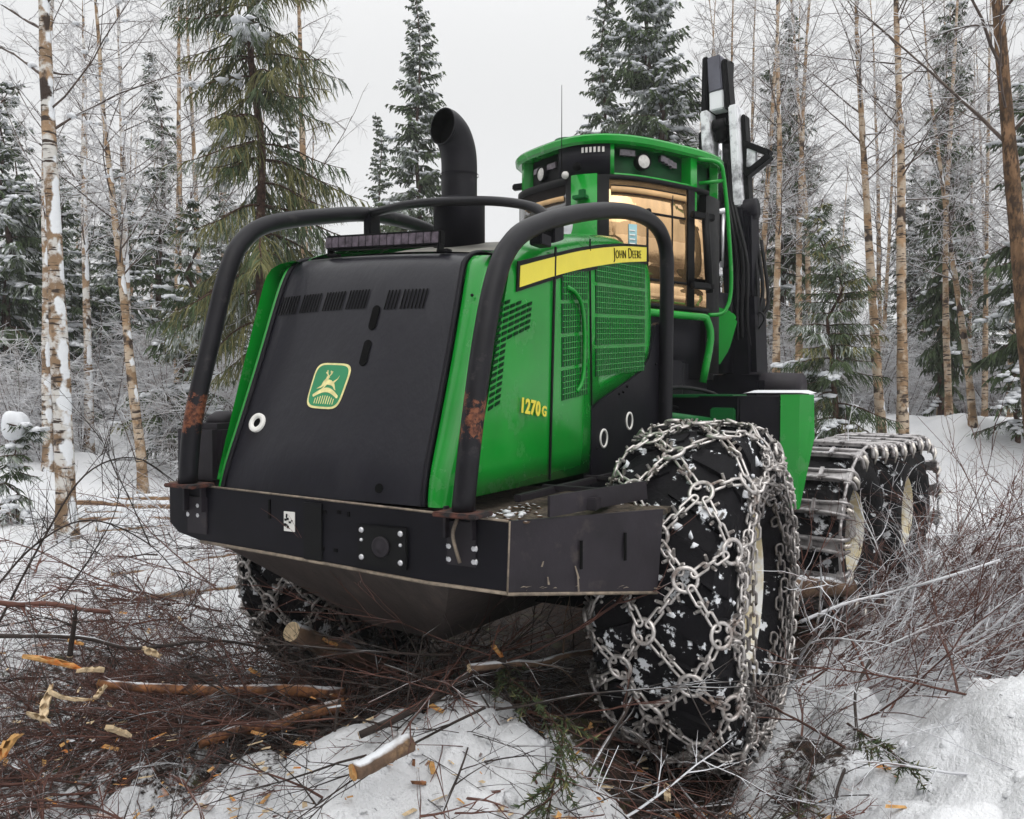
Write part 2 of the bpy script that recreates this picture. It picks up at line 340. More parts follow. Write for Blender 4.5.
# ---------------------------------------------------------------- ground
def sm(a, b, x):
    t = np.clip((x - a) / (b - a), 0, 1); return t * t * (3 - 2 * t)
_rs = np.random.RandomState(7)
_lat = _rs.rand(64, 64)
def vnoise(x, y):
    xi = np.floor(x).astype(int); yi = np.floor(y).astype(int); fx = x - xi; fy = y - yi
    fx = fx * fx * (3 - 2 * fx); fy = fy * fy * (3 - 2 * fy); g = lambda a, b: _lat[a % 64, b % 64]
    return (g(xi, yi) * (1 - fx) + g(xi + 1, yi) * fx) * (1 - fy) + (g(xi, yi + 1) * (1 - fx) + g(xi + 1, yi + 1) * fx) * fy
def fbm(x, y, s, o=4):
    v = 0; a = .5
    for i in range(o): v = v + a * (vnoise(x * s + 17 * i, y * s + 31 * i) - .5); a *= .5; s *= 2.1
    return v
A11 = R(11)
def lateral(x, y):
    """sideways distance from the machine's bent track centre line"""
    yy = np.maximum(y - 3.0, 0)
    return np.where(y < 3, x, x * math.cos(A11) - yy * math.sin(A11))
def gauss(x, y, cx, cy, a, sx, sy=None):
    sy = sy or sx; return a * np.exp(-((x - cx) / sx) ** 2 - ((y - cy) / sy) ** 2)
CLODS = []
_cr = random.Random(5)
for _ in range(330):
    k = _cr.random()
    if k < .35: CLODS.append((_cr.gauss(.55, .4), _cr.gauss(-.05, .38), _cr.choice([.05, .08, .12, .17, .22]) * _cr.uniform(.8, 1.2)))
    elif k < .6: CLODS.append((_cr.gauss(2.55, .5), _cr.gauss(1.1, .5), _cr.uniform(.06, .2)))
    elif k < .75: CLODS.append((_cr.gauss(-.2, .5), _cr.gauss(-.45, .4), _cr.uniform(.04, .12)))
    elif k < .9: CLODS.append((_cr.uniform(2, 5), _cr.uniform(2, 9), _cr.uniform(.06, .25)))
    else: CLODS.append((_cr.uniform(1.0, 2.2), _cr.uniform(-1, .6), _cr.uniform(.03, .09)))
def ground_z(x, y, fine=True):
    x = np.asarray(x, float); y = np.asarray(y, float)
    r = np.hypot(x - 1, y - 3); l = lateral(x, y)
    z = .95 * sm(4.5, 20, r) + .035 * np.maximum(0, r - 20)
    z = z + .22 * sm(1.6, 2.5, np.abs(l)) + .22 * sm(2.0, 3.2, l) * sm(2.5, 6, y)
    z = z + gauss(x, y, .55, .25, .28, .62, .45) + gauss(x, y, .75, .6, .12, .3, .4)
    z = z + gauss(x, y, 2.75, 1.15, .42, .65, .8) + gauss(x, y, -.4, -.3, .1, .7, .5)
    z = z + gauss(x, y, -5.5, 2.7, .22, 1.6) + .58 * np.exp(-((l - 1.74) / .18) ** 2) * sm(5.3, 6.3, y) * (1 - sm(9, 12, y)) - gauss(x, y, 1.24, 1.0, .06, .35, .8) + gauss(x, y, 1.15, -.35, .16, .5, .4)
    z = z + gauss(x, y, 2.4, 14.6, .55, 1.0) + gauss(x, y, 2.0, 16.5, .75, 5, 2.2)
    inr = 1 - sm(1.3, 1.9, np.abs(l)) * 1.0
    z = z + fbm(x, y, .55, 3) * (.30 - .15 * inr) * (.35 + .65 * sm(1, 5, r))
    if fine:
        z = z + fbm(x, y, 3.1, 4) * .12
        cl = np.zeros_like(z); x0_, y0_ = x, y
        x = x + fbm(x0_, y0_, 7, 3) * .10; y = y + fbm(x0_ + 9, y0_ + 4, 7, 3) * .10
        for cx, cy, cr in CLODS:
            d2 = (x - cx) ** 2 + (y - cy) ** 2; m = d2 < cr * cr
            if m.any(): cl = np.where(m, np.maximum(cl, np.sqrt(np.maximum(cr * cr - d2, 0)) * (.75 + 5 * ((cx * 37.7) % .12)) * (.55 if cx > 1.9 else 1.0)), cl)
    return z + (cl if fine else 0)

def axis(lo, hi, a, b, st, far):
    mid = np.arange(a, b, st); up = []; v = b; s = st
    while v < hi: up.append(v); s = min(s * 1.13, far); v += s
    dn = []; v = a; s = st
    while v > lo: s = min(s * 1.13, far); v -= s; dn.append(v)
    return np.concatenate([dn[::-1], mid, up, [hi]])
gx = axis(-75, 75, -3.2, 4.6, .03, 4); gy = axis(-32, 75, -1.6, 5.0, .03, 4)
GX, GY = np.meshgrid(gx, gy, indexing='ij'); GZ = ground_z(GX, GY)
nx, ny = GX.shape
def gz(x, y):
    """height of the ground mesh at a point"""
    i = int(np.clip(np.searchsorted(gx, x) - 1, 0, nx - 2)); j = int(np.clip(np.searchsorted(gy, y) - 1, 0, ny - 2))
    u = min(1, max(0, (x - gx[i]) / (gx[i + 1] - gx[i]))); v = min(1, max(0, (y - gy[j]) / (gy[j + 1] - gy[j])))
    return float((GZ[i, j] * (1 - u) + GZ[i + 1, j] * u) * (1 - v) + (GZ[i, j + 1] * (1 - u) + GZ[i + 1, j + 1] * u) * v)
co = np.stack([GX, GY, GZ], -1).reshape(-1, 3)
ii = (np.arange(nx - 1)[:, None] * ny + np.arange(ny - 1)[None, :]).reshape(-1)
quads = np.stack([ii, ii + ny, ii + ny + 1, ii + 1], -1)
me = bpy.data.meshes.new('snow_ground'); me.vertices.add(len(co)); me.vertices.foreach_set('co', co.ravel())
me.loops.add(quads.size); me.loops.foreach_set('vertex_index', quads.ravel()); me.polygons.add(len(quads))
me.polygons.foreach_set('loop_start', np.arange(0, quads.size, 4)); me.polygons.foreach_set('use_smooth', np.ones(len(quads), bool)); me.update(); me.validate()
# where needle litter, bark and soil really lie on the snow: round the wheels, under the machine and under the brush
L_ = lateral(GX, GY)
dirt = (1 - sm(1.25, 1.6, np.abs(L_) + .25 * fbm(GX, GY, 1.7, 3))) * sm(.35, .95, GY - .15 * fbm(GX, GY, 2, 3) * 4) * (1 - sm(5.5, 8.5, GY))
dirt = np.maximum(dirt, .42 * np.exp(-((GX - 1.25) / .55) ** 2 - ((GY - .5) / .38) ** 2))
dirt = np.maximum(dirt, .6 * np.exp(-((GX - 1.8) / .3) ** 2 - ((GY - 1.3) / .7) ** 2))
dirt = np.maximum(dirt, .5 * (1 - sm(.6, 1.9, np.hypot((GX + 1.3) / 1.25, GY - .3))))
dirt = np.maximum(dirt, .3 * (1 - sm(.5, 1.6, np.hypot((GX - 2.4), (GY - 3) / 2))))
dirt = np.maximum(dirt, .35 * np.exp(-((GX + 3.4) / 1.2) ** 2 - ((GY - 2.7) / .8) ** 2))
dirt = dirt * (1 - .9 * np.exp(-((GX - .5) / .5) ** 2 - ((GY - .0) / .45) ** 2)); dirt = np.maximum(dirt, .40 * np.exp(-((GX - .75) / .55) ** 2 - ((GY - .62) / .28) ** 2)); dirt = np.maximum(dirt, .30 * np.exp(-((GX - 1.2) / 1.0) ** 2 - ((GY + .2) / .5) ** 2))
ca = me.color_attributes.new('litter', 'FLOAT_COLOR', 'POINT')
ca.data.foreach_set('color', np.repeat(np.clip(dirt, 0, 1).reshape(-1, 1), 4, 1).astype(np.float32).ravel())
m = bpy.data.materials.new('snow_with_litter'); m.use_nodes = True; N = m.node_tree.nodes; L = m.node_tree.links; b = N['Principled BSDF']
tc = N.new('ShaderNodeTexCoord'); at_ = N.new('ShaderNodeVertexColor'); at_.layer_name = 'litter'
def nz(s, d=5, rr=.6):
    n = N.new('ShaderNodeTexNoise'); n.inputs['Scale'].default_value = s; n.inputs['Detail'].default_value = d; n.inputs['Roughness'].default_value = rr; L.new(tc.outputs['Object'], n.inputs['Vector']); return n.outputs['Fac']
def mth(op, a, b_):
    q = N.new('ShaderNodeMath'); q.operation = op
    for i, k in enumerate((a, b_)):
        if isinstance(k, (int, float)): q.inputs[i].default_value = k
        else: L.new(k, q.inputs[i])
    return q.outputs[0]
def mr(f, a, c):
    r = N.new('ShaderNodeMapRange'); r.inputs[1].default_value = a; r.inputs[2].default_value = c; L.new(f, r.inputs[0]); return r.outputs[0]
def mx(f, A, B):
    x = N.new('ShaderNodeMix'); x.data_type = 'RGBA'; L.new(f, x.inputs[0])
    for k, s in ((6, A), (7, B)):
        if isinstance(s, tuple): x.inputs[k].default_value = (*s, 1)
        else: L.new(s, x.inputs[k])
    return x.outputs[2]
fine_ = mr(nz(95, 3, .8), .665, .70)
speck = mth('ADD', mth('MULTIPLY', nz(9, 6, .7), .8), mth('MULTIPLY', nz(45, 4, .7), .55))
fac = mr(mth('ADD', mth('MULTIPLY', at_.outputs[0], .72), mth('MULTIPLY', speck, .70)), .75, .84)
litter = mx(mr(nz(30, 4), .4, .62), (.010, .0065, .006), (.055, .031, .02))  # litter, its tones lowered to help the shade under the machine
litter = mx(mr(nz(7, 3), .56, .68), litter, (.05, .05, .018))
snowc = mx(mr(nz(1.3, 3), .35, .7), (.70, .712, .738), (.79, .797, .812))
snowc = mx(mth('MULTIPLY', fine_, mr(nz(2.2, 4), .50, .72)), snowc, (.16, .11, .08))
L.new(mx(fac, snowc, litter), b.inputs['Base Color']); b.inputs['Roughness'].default_value = .7
b.inputs['Specular IOR Level'].default_value = .25
bp_ = N.new('ShaderNodeBump'); bp_.inputs['Strength'].default_value = .8; bp_.inputs['Distance'].default_value = .04
L.new(mth('ADD', nz(14, 6, .65), mth('MULTIPLY', nz(70, 3), .3)), bp_.inputs['Height']); L.new(bp_.outputs[0], b.inputs['Normal'])
me.materials.append(m)
go = bpy.data.objects.new('snow_ground', me); COL.objects.link(go); go['kind'] = 'structure'

# ---------------------------------------------------------------- trees
def curve3(p, d, L, n, rg, bend=.15, lift=0.):
    pts = [p.copy()]; d = d.normalized(); s = L / n
    for i in range(n):
        d = d + Vector((rg.uniform(-1, 1), rg.uniform(-1, 1), rg.uniform(-1, 1))) * bend + Vector((0, 0, lift))
        d.normalize(); p = p + d * s; pts.append(p.copy())
    return pts, d
def birch_mesh(H, r, seed, crown=.35, nb=46, blen=1.8, lean=(0, 0), sub=7, tw=.004, curve=.03, droop=-.05, wig=.10, base_branch=0, snowcaps=0):
    """trunk mesh and crown mesh of a bare birch; trunk curve returned through the pair"""
    rg = random.Random(seed); t = MB(); c = MB(); P = []
    x = y = 0.; vx, vy = lean
    N_ = 14
    for i in range(N_ + 1):
        P.append(Vector((x, y, H * i / N_))); vx += rg.gauss(0, curve); vy += rg.gauss(0, curve); x += vx * H / N_; y += vy * H / N_
    P[0] = P[0] - Vector((0, 0, .35)); C = bez(P, 3); k = len(C)
    rad = [max(.008, r * (1 - .93 * (i / (k - 1))) * (1 + .08 * rg.uniform(-1, 1)) * (1.25 if i < 2 else 1)) for i in range(k)]
    t.tube(C, rad, 9)
    for j in range(nb):
        u = crown + (1 - crown) * (j + rg.random()) / nb * .98
        if base_branch and j < base_branch: u = rg.uniform(.08, crown)
        f = u * (k - 1); i = min(int(f), k - 2); p = C[i].lerp(C[i + 1], f - i)
        az = rg.uniform(0, 6.283); el = rg.uniform(.15, .95); w = (1 - u) ** .55 + .12
        d = Vector((math.cos(az) * math.cos(el), math.sin(az) * math.cos(el), math.sin(el)))
        L_b = blen * w * rg.uniform(.6, 1.15); rb = max(.005, min(rad[i] * .32, .0075 * L_b + .003))
        pts, d2 = curve3(p, d, L_b, 6, rg, wig, .02); c.mi = 0
        c.tube(pts, rb, 4, False, tw); 
        if snowcaps and rg.random() < snowcaps:
            q = pts[rg.randint(1, 3)]; c.mi = 2; c.blob((q.x, q.y, q.z + .02), (.05 + .03 * rg.random(), .05, .03), rg.randint(0, 99), 1)
        for q in range(int(sub * (.5 + w))):
            g = rg.uniform(.15, 1) * 5.99; a = int(g); p2 = pts[a].lerp(pts[a + 1], g - a); bd = (pts[a + 1] - pts[a]).normalized()
            d3 = bd + Vector((rg.gauss(0, .65), rg.gauss(0, .65), rg.gauss(0, .5))); L2 = L_b * rg.uniform(.2, .5)
            pt2, _ = curve3(p2, d3, L2, 4, rg, .14, droop); c.mi = 1 if L2 < .6 else 0; c.twig(pt2, max(tw * 1.2, rb * .4), tw * .7)
            for e in range(rg.randint(2, 5)):
                a2 = rg.randint(1, 3); d4 = (pt2[a2 + 1] - pt2[a2]).normalized() + Vector((rg.gauss(0, .7), rg.gauss(0, .7), rg.gauss(0, .6) - .15))
                pt3, _ = curve3(pt2[a2], d4, L2 * rg.uniform(.3, .75), 3, rg, .16, droop); c.mi = 1; c.twig(pt3, tw * .9, tw * .5)
    return t, c, C
def spruce_mesh(H, r, seed, maxL, start=.1, step=.3, nper=(5, 7), droop=.5, hang=.5, snow=.3, frost=.25, warm=.0, wid=.022, prof=.8, gap=.065):
    rg = random.Random(seed); t = MB(); c = MB()
    P = [Vector((rg.gauss(0, .015) * i, rg.gauss(0, .015) * i, H * i / 10)) for i in range(11)]; P[0].z = -.3
    C = bez(P, 2); k = len(C); t.tube(C, [max(.008, r * (1 - .95 * i / (k - 1))) for i in range(k)], 8)
    V, F, MI = c.v, c.f, c.m
    def ribbon(p, d, L, w, mi, n=2):
        sd = d.cross(Vector((rg.gauss(0, 1), rg.gauss(0, 1), rg.gauss(0, 1))))
        if sd.length < 1e-5: return
        sd.normalize(); b = len(V); dd = d.normalized()
        for i in range(n + 1):
            ww = w * (.75, 1.0, .25)[i] if n == 2 else w * (1, .3)[i]
            q = p + dd * (L * i / n); q.z -= hang * L * .55 * (i / n) ** 2
            V.append((q.x + sd.x * ww, q.y + sd.y * ww, q.z + sd.z * ww)); V.append((q.x - sd.x * ww, q.y - sd.y * ww, q.z - sd.z * ww))
        for i in range(n): F.append([b + 2 * i, b + 2 * i + 1, b + 2 * i + 3, b + 2 * i + 2]); MI.append(mi); c.sm.append(True)
    z = start * H
    while z < H * .985:
        u = (z - start * H) / (H * (1 - start)); Lm = maxL * ((1 - u) ** prof) * (.75 + .25 * min(1, u * 8)) + .08
        f = z / H * (k - 1); i = min(int(f), k - 2); p0 = C[i].lerp(C[i + 1], f - i)
        for q in range(rg.randint(*nper)):
            az = rg.uniform(0, 6.283); Lb = Lm * rg.uniform(.55, 1.12)
            el = .45 * u + .1 - .25 * (1 - u); d = Vector((math.cos(az), math.sin(az), el)).normalized(); n = 7; pts = [p0.copy()]; dd = d.copy()
            for s in range(n):
                dd.z += (-droop * .22 * (1 - u * .6) if s < 4 else .12 * droop); dd += Vector((rg.gauss(0, .05), rg.gauss(0, .05), 0)); dd.normalize(); pts.append(pts[-1] + dd * (Lb / n))
            c.mi = 0; c.twig(pts, max(.006, .013 * Lb + .003), .004)
            nb = max(4, int(Lb / gap)); fr = rg.random() < frost; wm = rg.random() < warm; laden = rg.random() < snow
            for s in range(nb):
                tt = .12 + .88 * (s + rg.random()) / nb; g = tt * (n - .001); a = int(g); p = pts[a].lerp(pts[a + 1], g - a); bd = (pts[a + 1] - pts[a]).normalized()
                side = bd.cross(Vector((0, 0, 1)))
                if side.length < .01: continue
                side.normalize()
                for sg in (-1, 1):
                    dl = (bd * rg.uniform(.5, 1.0) + side * sg * rg.uniform(.5, 1.0) + Vector((0, 0, rg.uniform(-.25, .12) - hang * rg.random()))).normalized()
                    L2 = (.32 * Lb * (1 - tt * .75) + .07) * rg.uniform(.6, 1.15); L2 = min(L2, .55)
                    mi = 3 if (fr and rg.random() < .6) else (2 if (wm and rg.random() < .75) else 1)
                    ribbon(p, dl, L2, wid, mi)
                    for e in range(int(L2 / .075)):
                        v = (e + .6) / (L2 / .075); pp = p + dl * (L2 * v); pp.z -= hang * L2 * .55 * v * v
                        ribbon(pp, (dl * .8 + Vector((rg.gauss(0, .5), rg.gauss(0, .5), rg.gauss(0, .35) - hang * .55))).normalized(), L2 * .42 * (1 - .5 * v) + .03, wid * .8, mi, 1)
                    if laden and rg.random() < .5:
                        c.mi = 4; pm = p + dl * (L2 * .4); c.blob((pm.x, pm.y, pm.z + .012), (L2 * .32 + .02, L2 * .32 + .02, .022 + L2 * .07), rg.randint(0, 9999), 1, .7)
        z += step * rg.uniform(.7, 1.25) * (1 - .45 * u)
    return t, c
SPM = ['spruce_bark', 'needle', 'needle_warm', 'needle_frost', 'snowlump']
BIM = ['bark_dark', 'twig_far', 'snowlump']
def plant(name, t_me, c_me, loc, rz, s, label, cat, group=None):
    o = empty(name, loc, rz); o.scale = (s, s, s) if not isinstance(s, tuple) else s
    tag(o, label, cat, group)
    for nm, m_ in (('trunk', t_me), ('crown', c_me)):
        if m_ is not None:
            k = bpy.data.objects.new(nm, m_); COL.objects.link(k); k.parent = o
    return o
def base(px, d): p = at(px, d); return Vector((p.x, p.y, gz(p.x, p.y)))
def lean_px(dx_per_m, depth=0): 
    """trunk lean that reads as sideways per metre of height, seen from the camera side"""
    return (RT.x * dx_per_m, RT.y * dx_per_m)

def one_birch(px, d, H, r, seed, label, bark='birch', lean=0., cat='birch tree', group=None, crownm=BIM, name='birch_tree', **kw):
    t, c, C = birch_mesh(H, r, seed, lean=lean_px(lean), **kw)
    p = base(px, d); return plant(name, t.mesh('trunk', bark), c.mesh('crown', crownm), p, 0, 1, label, cat, group), C
# named trees, left
BT, BC = one_birch(66, 8.0, 10.5, .095, 11, 'thick peeling birch standing nearest at the left edge, snow plastered on its trunk', lean=-.028, crown=.36, nb=26, blen=2.6, sub=6, curve=.008, snowcaps=.5, wig=.17)
one_birch(47, 12.5, 9, .085, 12, 'pale birch standing close behind the thick peeling birch at left', lean=.01, crown=.4, nb=30, blen=1.7, curve=.012)
one_birch(143, 11.5, 8.6, .075, 13, 'slim birch leaning left with snow lying along its bent trunk', lean=-.10, crown=.34, nb=36, blen=1.6, curve=.022, snowcaps=.8, bark='birch_tan')
one_birch(88, 15, 10, .085, 14, 'upright thin birch between the thick peeling birch and the leaning slim birch', crown=.35, nb=40, blen=1.6, curve=.012)
one_birch(128, 17, 12, .09, 15, 'thin birch straight behind the leaning slim birch', crown=.3, nb=46, blen=1.8, curve=.012)
one_birch(178, 16, 11, .09, 16, 'pale birch just left of the drooping spruce', crown=.3, nb=46, blen=1.7, curve=.015, bark='birch_tan')
one_birch(203, 19, 13, .08, 17, 'thin pale birch seen through the left side of the drooping spruce', crown=.3, nb=40, blen=1.8, curve=.012, bark='birch_tan')
one_birch(303, 15.5, 12, .105, 18, 'tan birch trunk right behind the drooping spruce', crown=.35, nb=30, blen=1.8, curve=.01, bark='birch_tan')
# named trees, right
one_birch(886, 13.5, 11, .092, 21, 'tan birch leaning left, the farther left of the two bright trunks beyond the track', lean=-.085, crown=.42, nb=44, blen=2.0, curve=.015, bark='birch_tan')
one_birch(907, 13, 11.5, .10, 22, 'tan birch leaning left with broken splinters at its foot, behind the track', lean=-.075, crown=.40, nb=48, blen=2.2, curve=.012, bark='birch_tan')
one_birch(1046, 8.6, 9.5, .115, 23, 'stout tan trunk at the right edge, nearest tree on that side', lean=-.115, crown=.40, nb=18, blen=2.8, sub=6, curve=.006, bark='pine', wig=.15)
one_birch(722, 19, 11, .08, 24, 'slim birch rising just right of the crane boom', crown=.25, nb=56, blen=1.9, curve=.01, bark='birch_tan')
for i, (px, d, H) in enumerate([(762, 17, 11), (776, 15.5, 11.5), (798, 17, 12), (810, 19.5, 12.5), (750, 21, 12)]):
    one_birch(px, d, H, .085, 30 + i, ['slender birch between the crane and the dark spruce', 'slender pale birch in front of the dark spruce beside the crane', 'tall slender birch right of the dark spruce', 'slender birch behind the small green spruce', 'slender birch half hidden behind the crane'][i], crown=.3, nb=46, blen=1.7, curve=.012, bark='birch_tan')
for i, (px, d, H, ln) in enumerate([(950, 16, 11, -.03), (975, 15, 8, -.13), (985, 19, 12, 0), (1010, 18, 11, -.02), (940, 21, 13, 0)]):
    one_birch(px, d, H, .07, 40 + i, ['slender grey birch beside the dark shaggy spruce', 'thin birch leaning steeply across the dark shaggy spruce', 'thin birch between the dark shaggy spruce and the right edge trunk', 'thin birch behind the right edge trunk', 'tall thin birch behind the dark shaggy spruce'][i], lean=ln, crown=.3, nb=46, blen=1.7, curve=.015, bark='birch_tan')
# spruces
def one_spruce(px, d, H, r, seed, maxL, label, group=None, **kw):
    t, c = spruce_mesh(H, r, seed, maxL, **kw); return plant('spruce_tree', t.mesh('trunk', 'spruce_bark'), c.mesh('crown', SPM), base(px, d), 0, 1, label, 'spruce tree', group)
one_spruce(260, 12, 12.5, .09, 51, 1.62, 'big drooping spruce with olive hanging branches left of the exhaust pipe', start=.17, step=.36, droop=.8, hang=1.0, snow=.04, frost=.2, warm=.8, nper=(5, 7), wid=.0105, prof=.45, gap=.07)
one_spruce(418, 24, 12.2, .13, 52, 1.55, 'dark narrow spruce with snowy tufts just left of the exhaust pipe', start=.05, droop=.6, hang=.7, snow=.4, frost=.3, wid=.03, gap=.09, prof=.6)
one_spruce(381, 30, 10.6, .10, 53, 1.2, 'small distant spruce tip between the drooping spruce and the narrow dark one', start=.05, droop=.5, hang=.6, snow=.3, frost=.4, wid=.035, gap=.11)
one_spruce(652, 20, 12.4, .16, 54, 2.4, 'broad snow laden spruce towering behind the cab roof', start=.08, droop=.7, hang=.8, snow=.6, frost=.3, wid=.028, gap=.085, prof=.8)
one_spruce(606, 24, 13.0, .13, 55, 1.8, 'snowy spruce at the left shoulder of the broad one behind the cab', start=.08, droop=.6, hang=.7, snow=.5, frost=.3, wid=.03, gap=.09)
one_spruce(783, 21, 10.4, .12, 56, 1.3, 'dark narrow spruce behind the slender birches beside the crane', start=.06, droop=.7, hang=.7, snow=.2, frost=.35, wid=.028, gap=.085, prof=.6)
one_spruce(832, 13, 4.7, .06, 57, 1.2, 'small green spruce growing behind the track and the bright birch trunks', start=.08, step=.2, droop=.6, hang=.8, snow=.10, frost=.3, wid=.0095, prof=.8, warm=.3, nper=(5, 8), gap=.05)
one_spruce(945, 17, 8.6, .13, 58, .62, 'dark shaggy spruce with a ragged narrow crown in the right background', start=.06, droop=1.3, hang=1.0, snow=.12, frost=.08, wid=.022, gap=.06, prof=.4, step=.24)
one_spruce(1052, 13.5, 9, .12, 59, 1.5, 'snow laden spruce cut by the right edge behind the stout trunk', start=.2, droop=.7, hang=.8, snow=.6, frost=.25, wid=.022, gap=.075)
one_spruce(160, 22, 9.8, .12, 60, 1.15, 'dark narrow spruce among the thin birches at left', start=.06, droop=.6, hang=.6, snow=.45, frost=.4, wid=.028, gap=.085)
one_spruce(8, 17, 7.4, .12, 61, 1.9, 'snowy dark spruce behind the thick peeling birch at the left edge', start=.03, droop=.6, hang=.7, snow=.65, frost=.5, wid=.026, gap=.085)
one_spruce(60, 19, 5.6, .1, 62, 1.7, 'low snow loaded spruce right behind the pale birches at left', start=.03, droop=.6, hang=.7, snow=.75, frost=.5, wid=.026, gap=.09)
one_spruce(118, 20, 6, .1, 63, 1.6, 'low dark spruce between the thin birches at left', start=.03, droop=.6, hang=.7, snow=.6, frost=.5, wid=.026, gap=.09)
one_spruce(190, 14, 4.6, .08, 64, 1.25, 'young green spruce with frosted boughs below the drooping spruce', start=.05, droop=.6, hang=.8, snow=.3, frost=.35, warm=.2, wid=.018)
one_spruce(1018, 14.5, 2.6, .05, 65, .8, 'small dark spruce at the foot of the right edge trunk', start=.03, droop=.5, hang=.5, snow=.35, frost=.25, wid=.018)

# far forest: shared meshes, each tree its own object
fb = []
for s in (71, 72, 73, 74):
    t, c, _ = birch_mesh(12, .085, s, crown=.22, nb=54, blen=1.9, sub=6, tw=.006, curve=.012); fb.append((t.mesh('trunk', 'birch_tan'), c.mesh('crown', BIM)))
fs = []
for s in (81, 82, 83):
    t, c = spruce_mesh(11, .13, s, 1.5, start=.04, step=.36, droop=.65, hang=.7, snow=.45, frost=.45, wid=.034, gap=.11, prof=.65); fs.append((t.mesh('trunk', 'spruce_bark'), c.mesh('crown', SPM)))
fbush = []
for s in (91, 92, 93):
    rg = random.Random(s); c = MB()
    for i in range(13):
        az = rg.uniform(0, 6.283); p = Vector((rg.gauss(0, .25), rg.gauss(0, .25), -.1)); d = Vector((math.cos(az) * .35, math.sin(az) * .35, 1))
        pts, _ = curve3(p, d, rg.uniform(1.4, 3.2), 7, rg, .1, -.02); c.mi = 0; c.tube(pts, .014, 4, False, .004)
        for q in range(26):
            a = rg.randint(1, 6); d3 = Vector((rg.gauss(0, 1), rg.gauss(0, 1), rg.gauss(.2, .5))); L2 = rg.uniform(.25, .9)
            pt2, _ = curve3(pts[a], d3, L2, 4, rg, .16, -.05); c.mi = 1; c.twig(pt2, .0055, .004)
            for e in range(4):
                a2 = rg.randint(0, 3); pt3, _ = curve3(pt2[a2], (pt2[a2 + 1] - pt2[a2]).normalized() + Vector((rg.gauss(0, .7), rg.gauss(0, .7), rg.gauss(0, .5))), L2 * .55, 3, rg, .2, -.05); c.twig(pt3, .0048, .0035)
    fbush.append(c.mesh('shrub', ['bark_dark', 'twig_far']))
rf = random.Random(4)
def clear_sky(px): return 440 < px < 590          # the gap of open sky between the spruces
n_b = 0
for i in range(46):                     # the forest carries on to both sides of the picture
    px = rf.uniform(-1300, -170) if i % 2 else rf.uniform(1190, 2300); d = rf.uniform(9, 30); p = base(px, d); q = rf.choice(fb + fb + fs)
    plant('spruce_tree' if q in fs else 'birch_tree', q[0], q[1], p, rf.uniform(0, 6.28), rf.uniform(.7, 1.1), 'snowy dark spruce standing in the far forest' if q in fs else 'frosted bare birch standing in the far forest', 'spruce tree' if q in fs else 'birch tree', 'far spruces of the forest' if q in fs else 'far birches of the forest')
for i in range(150):
    px = rf.uniform(-160, 1180); d = rf.uniform(19, 50)
    if 425 < px < 600: d = rf.uniform(46, 60)
    if 330 < px < 425 or 600 < px < 690: d = rf.uniform(34, 55)
    k = rf.random(); sc_ = rf.uniform(.8, 1.2)
    p = base(px, d)
    if clear_sky(px): sc_ = rf.uniform(.3, .5)
    elif 330 < px < 425 or 600 < px < 690: sc_ *= .62
    if k < (.68 if px < 600 else .86): q = rf.choice(fb); plant('birch_tree', q[0], q[1], p, rf.uniform(0, 6.28), sc_ * (1 if px > 690 else .92), 'frosted bare birch standing in the far forest', 'birch tree', 'far birches of the forest')
    else: q = rf.choice(fs); plant('spruce_tree', q[0], q[1], p, rf.uniform(0, 6.28), sc_ * rf.uniform(.5, .8), 'snowy dark spruce standing in the far forest', 'spruce tree', 'far spruces of the forest')
for i in range(70):
    px = rf.choice([rf.uniform(-90, 330), rf.uniform(-90, 240), rf.uniform(760, 1120), rf.uniform(720, 1120)]); d = rf.uniform(12.5, 26) if px < 500 else rf.uniform(17.5, 28); p = base(px, d)
    o = bpy.data.objects.new('frosted_shrub', rf.choice(fbush)); COL.objects.link(o); o.location = p; o.rotation_euler = (0, 0, rf.uniform(0, 6.28)); s_ = rf.uniform(.5, 1.15); o.scale = (s_, s_, s_)
    tag(o, 'bare shrub white with hoar frost under the trees', 'shrub', 'frosted shrubs of the undergrowth')

# the forest goes on behind the photographer
for i in range(60):
    a = R(rf.uniform(110, 260)) ; d = rf.uniform(6, 22); x, y = 1.5 + d * math.sin(a + .3), -3 + d * math.cos(a + .3)
    if y > -6.5: continue
    q = rf.choice(fb + fs + fs); p = Vector((x, y, gz(x, y))); s_ = rf.uniform(.7, 1.1)
    sp_ = q in fs
    plant('spruce_tree' if sp_ else 'birch_tree', q[0], q[1], p, rf.uniform(0, 6.28), s_, 'snowy spruce of the forest behind the viewpoint' if sp_ else 'bare birch of the forest behind the viewpoint', 'spruce tree' if sp_ else 'birch tree', 'spruces behind the viewpoint' if sp_ else 'birches behind the viewpoint')
# ---------------------------------------------------------------- the harvester
HO = (0., 2.5, 0.)
H = empty('forest_harvester', HO)
tag(H, 'green and black wheeled forest harvester with chained tyres, roll bars and raised crane', 'harvester')
def part(mb, name, mats, parent=None): return mb.build(name, mats, parent or H, HO)
def parts(mb, name, mats, parent=None): return [part(q, name, mats, parent) for q in islands(mb)]
def new(smooth=False, mi=0): b = MB(); b.smooth = smooth; b.mi = mi; return b
PB = 1.36            # bumper deck height

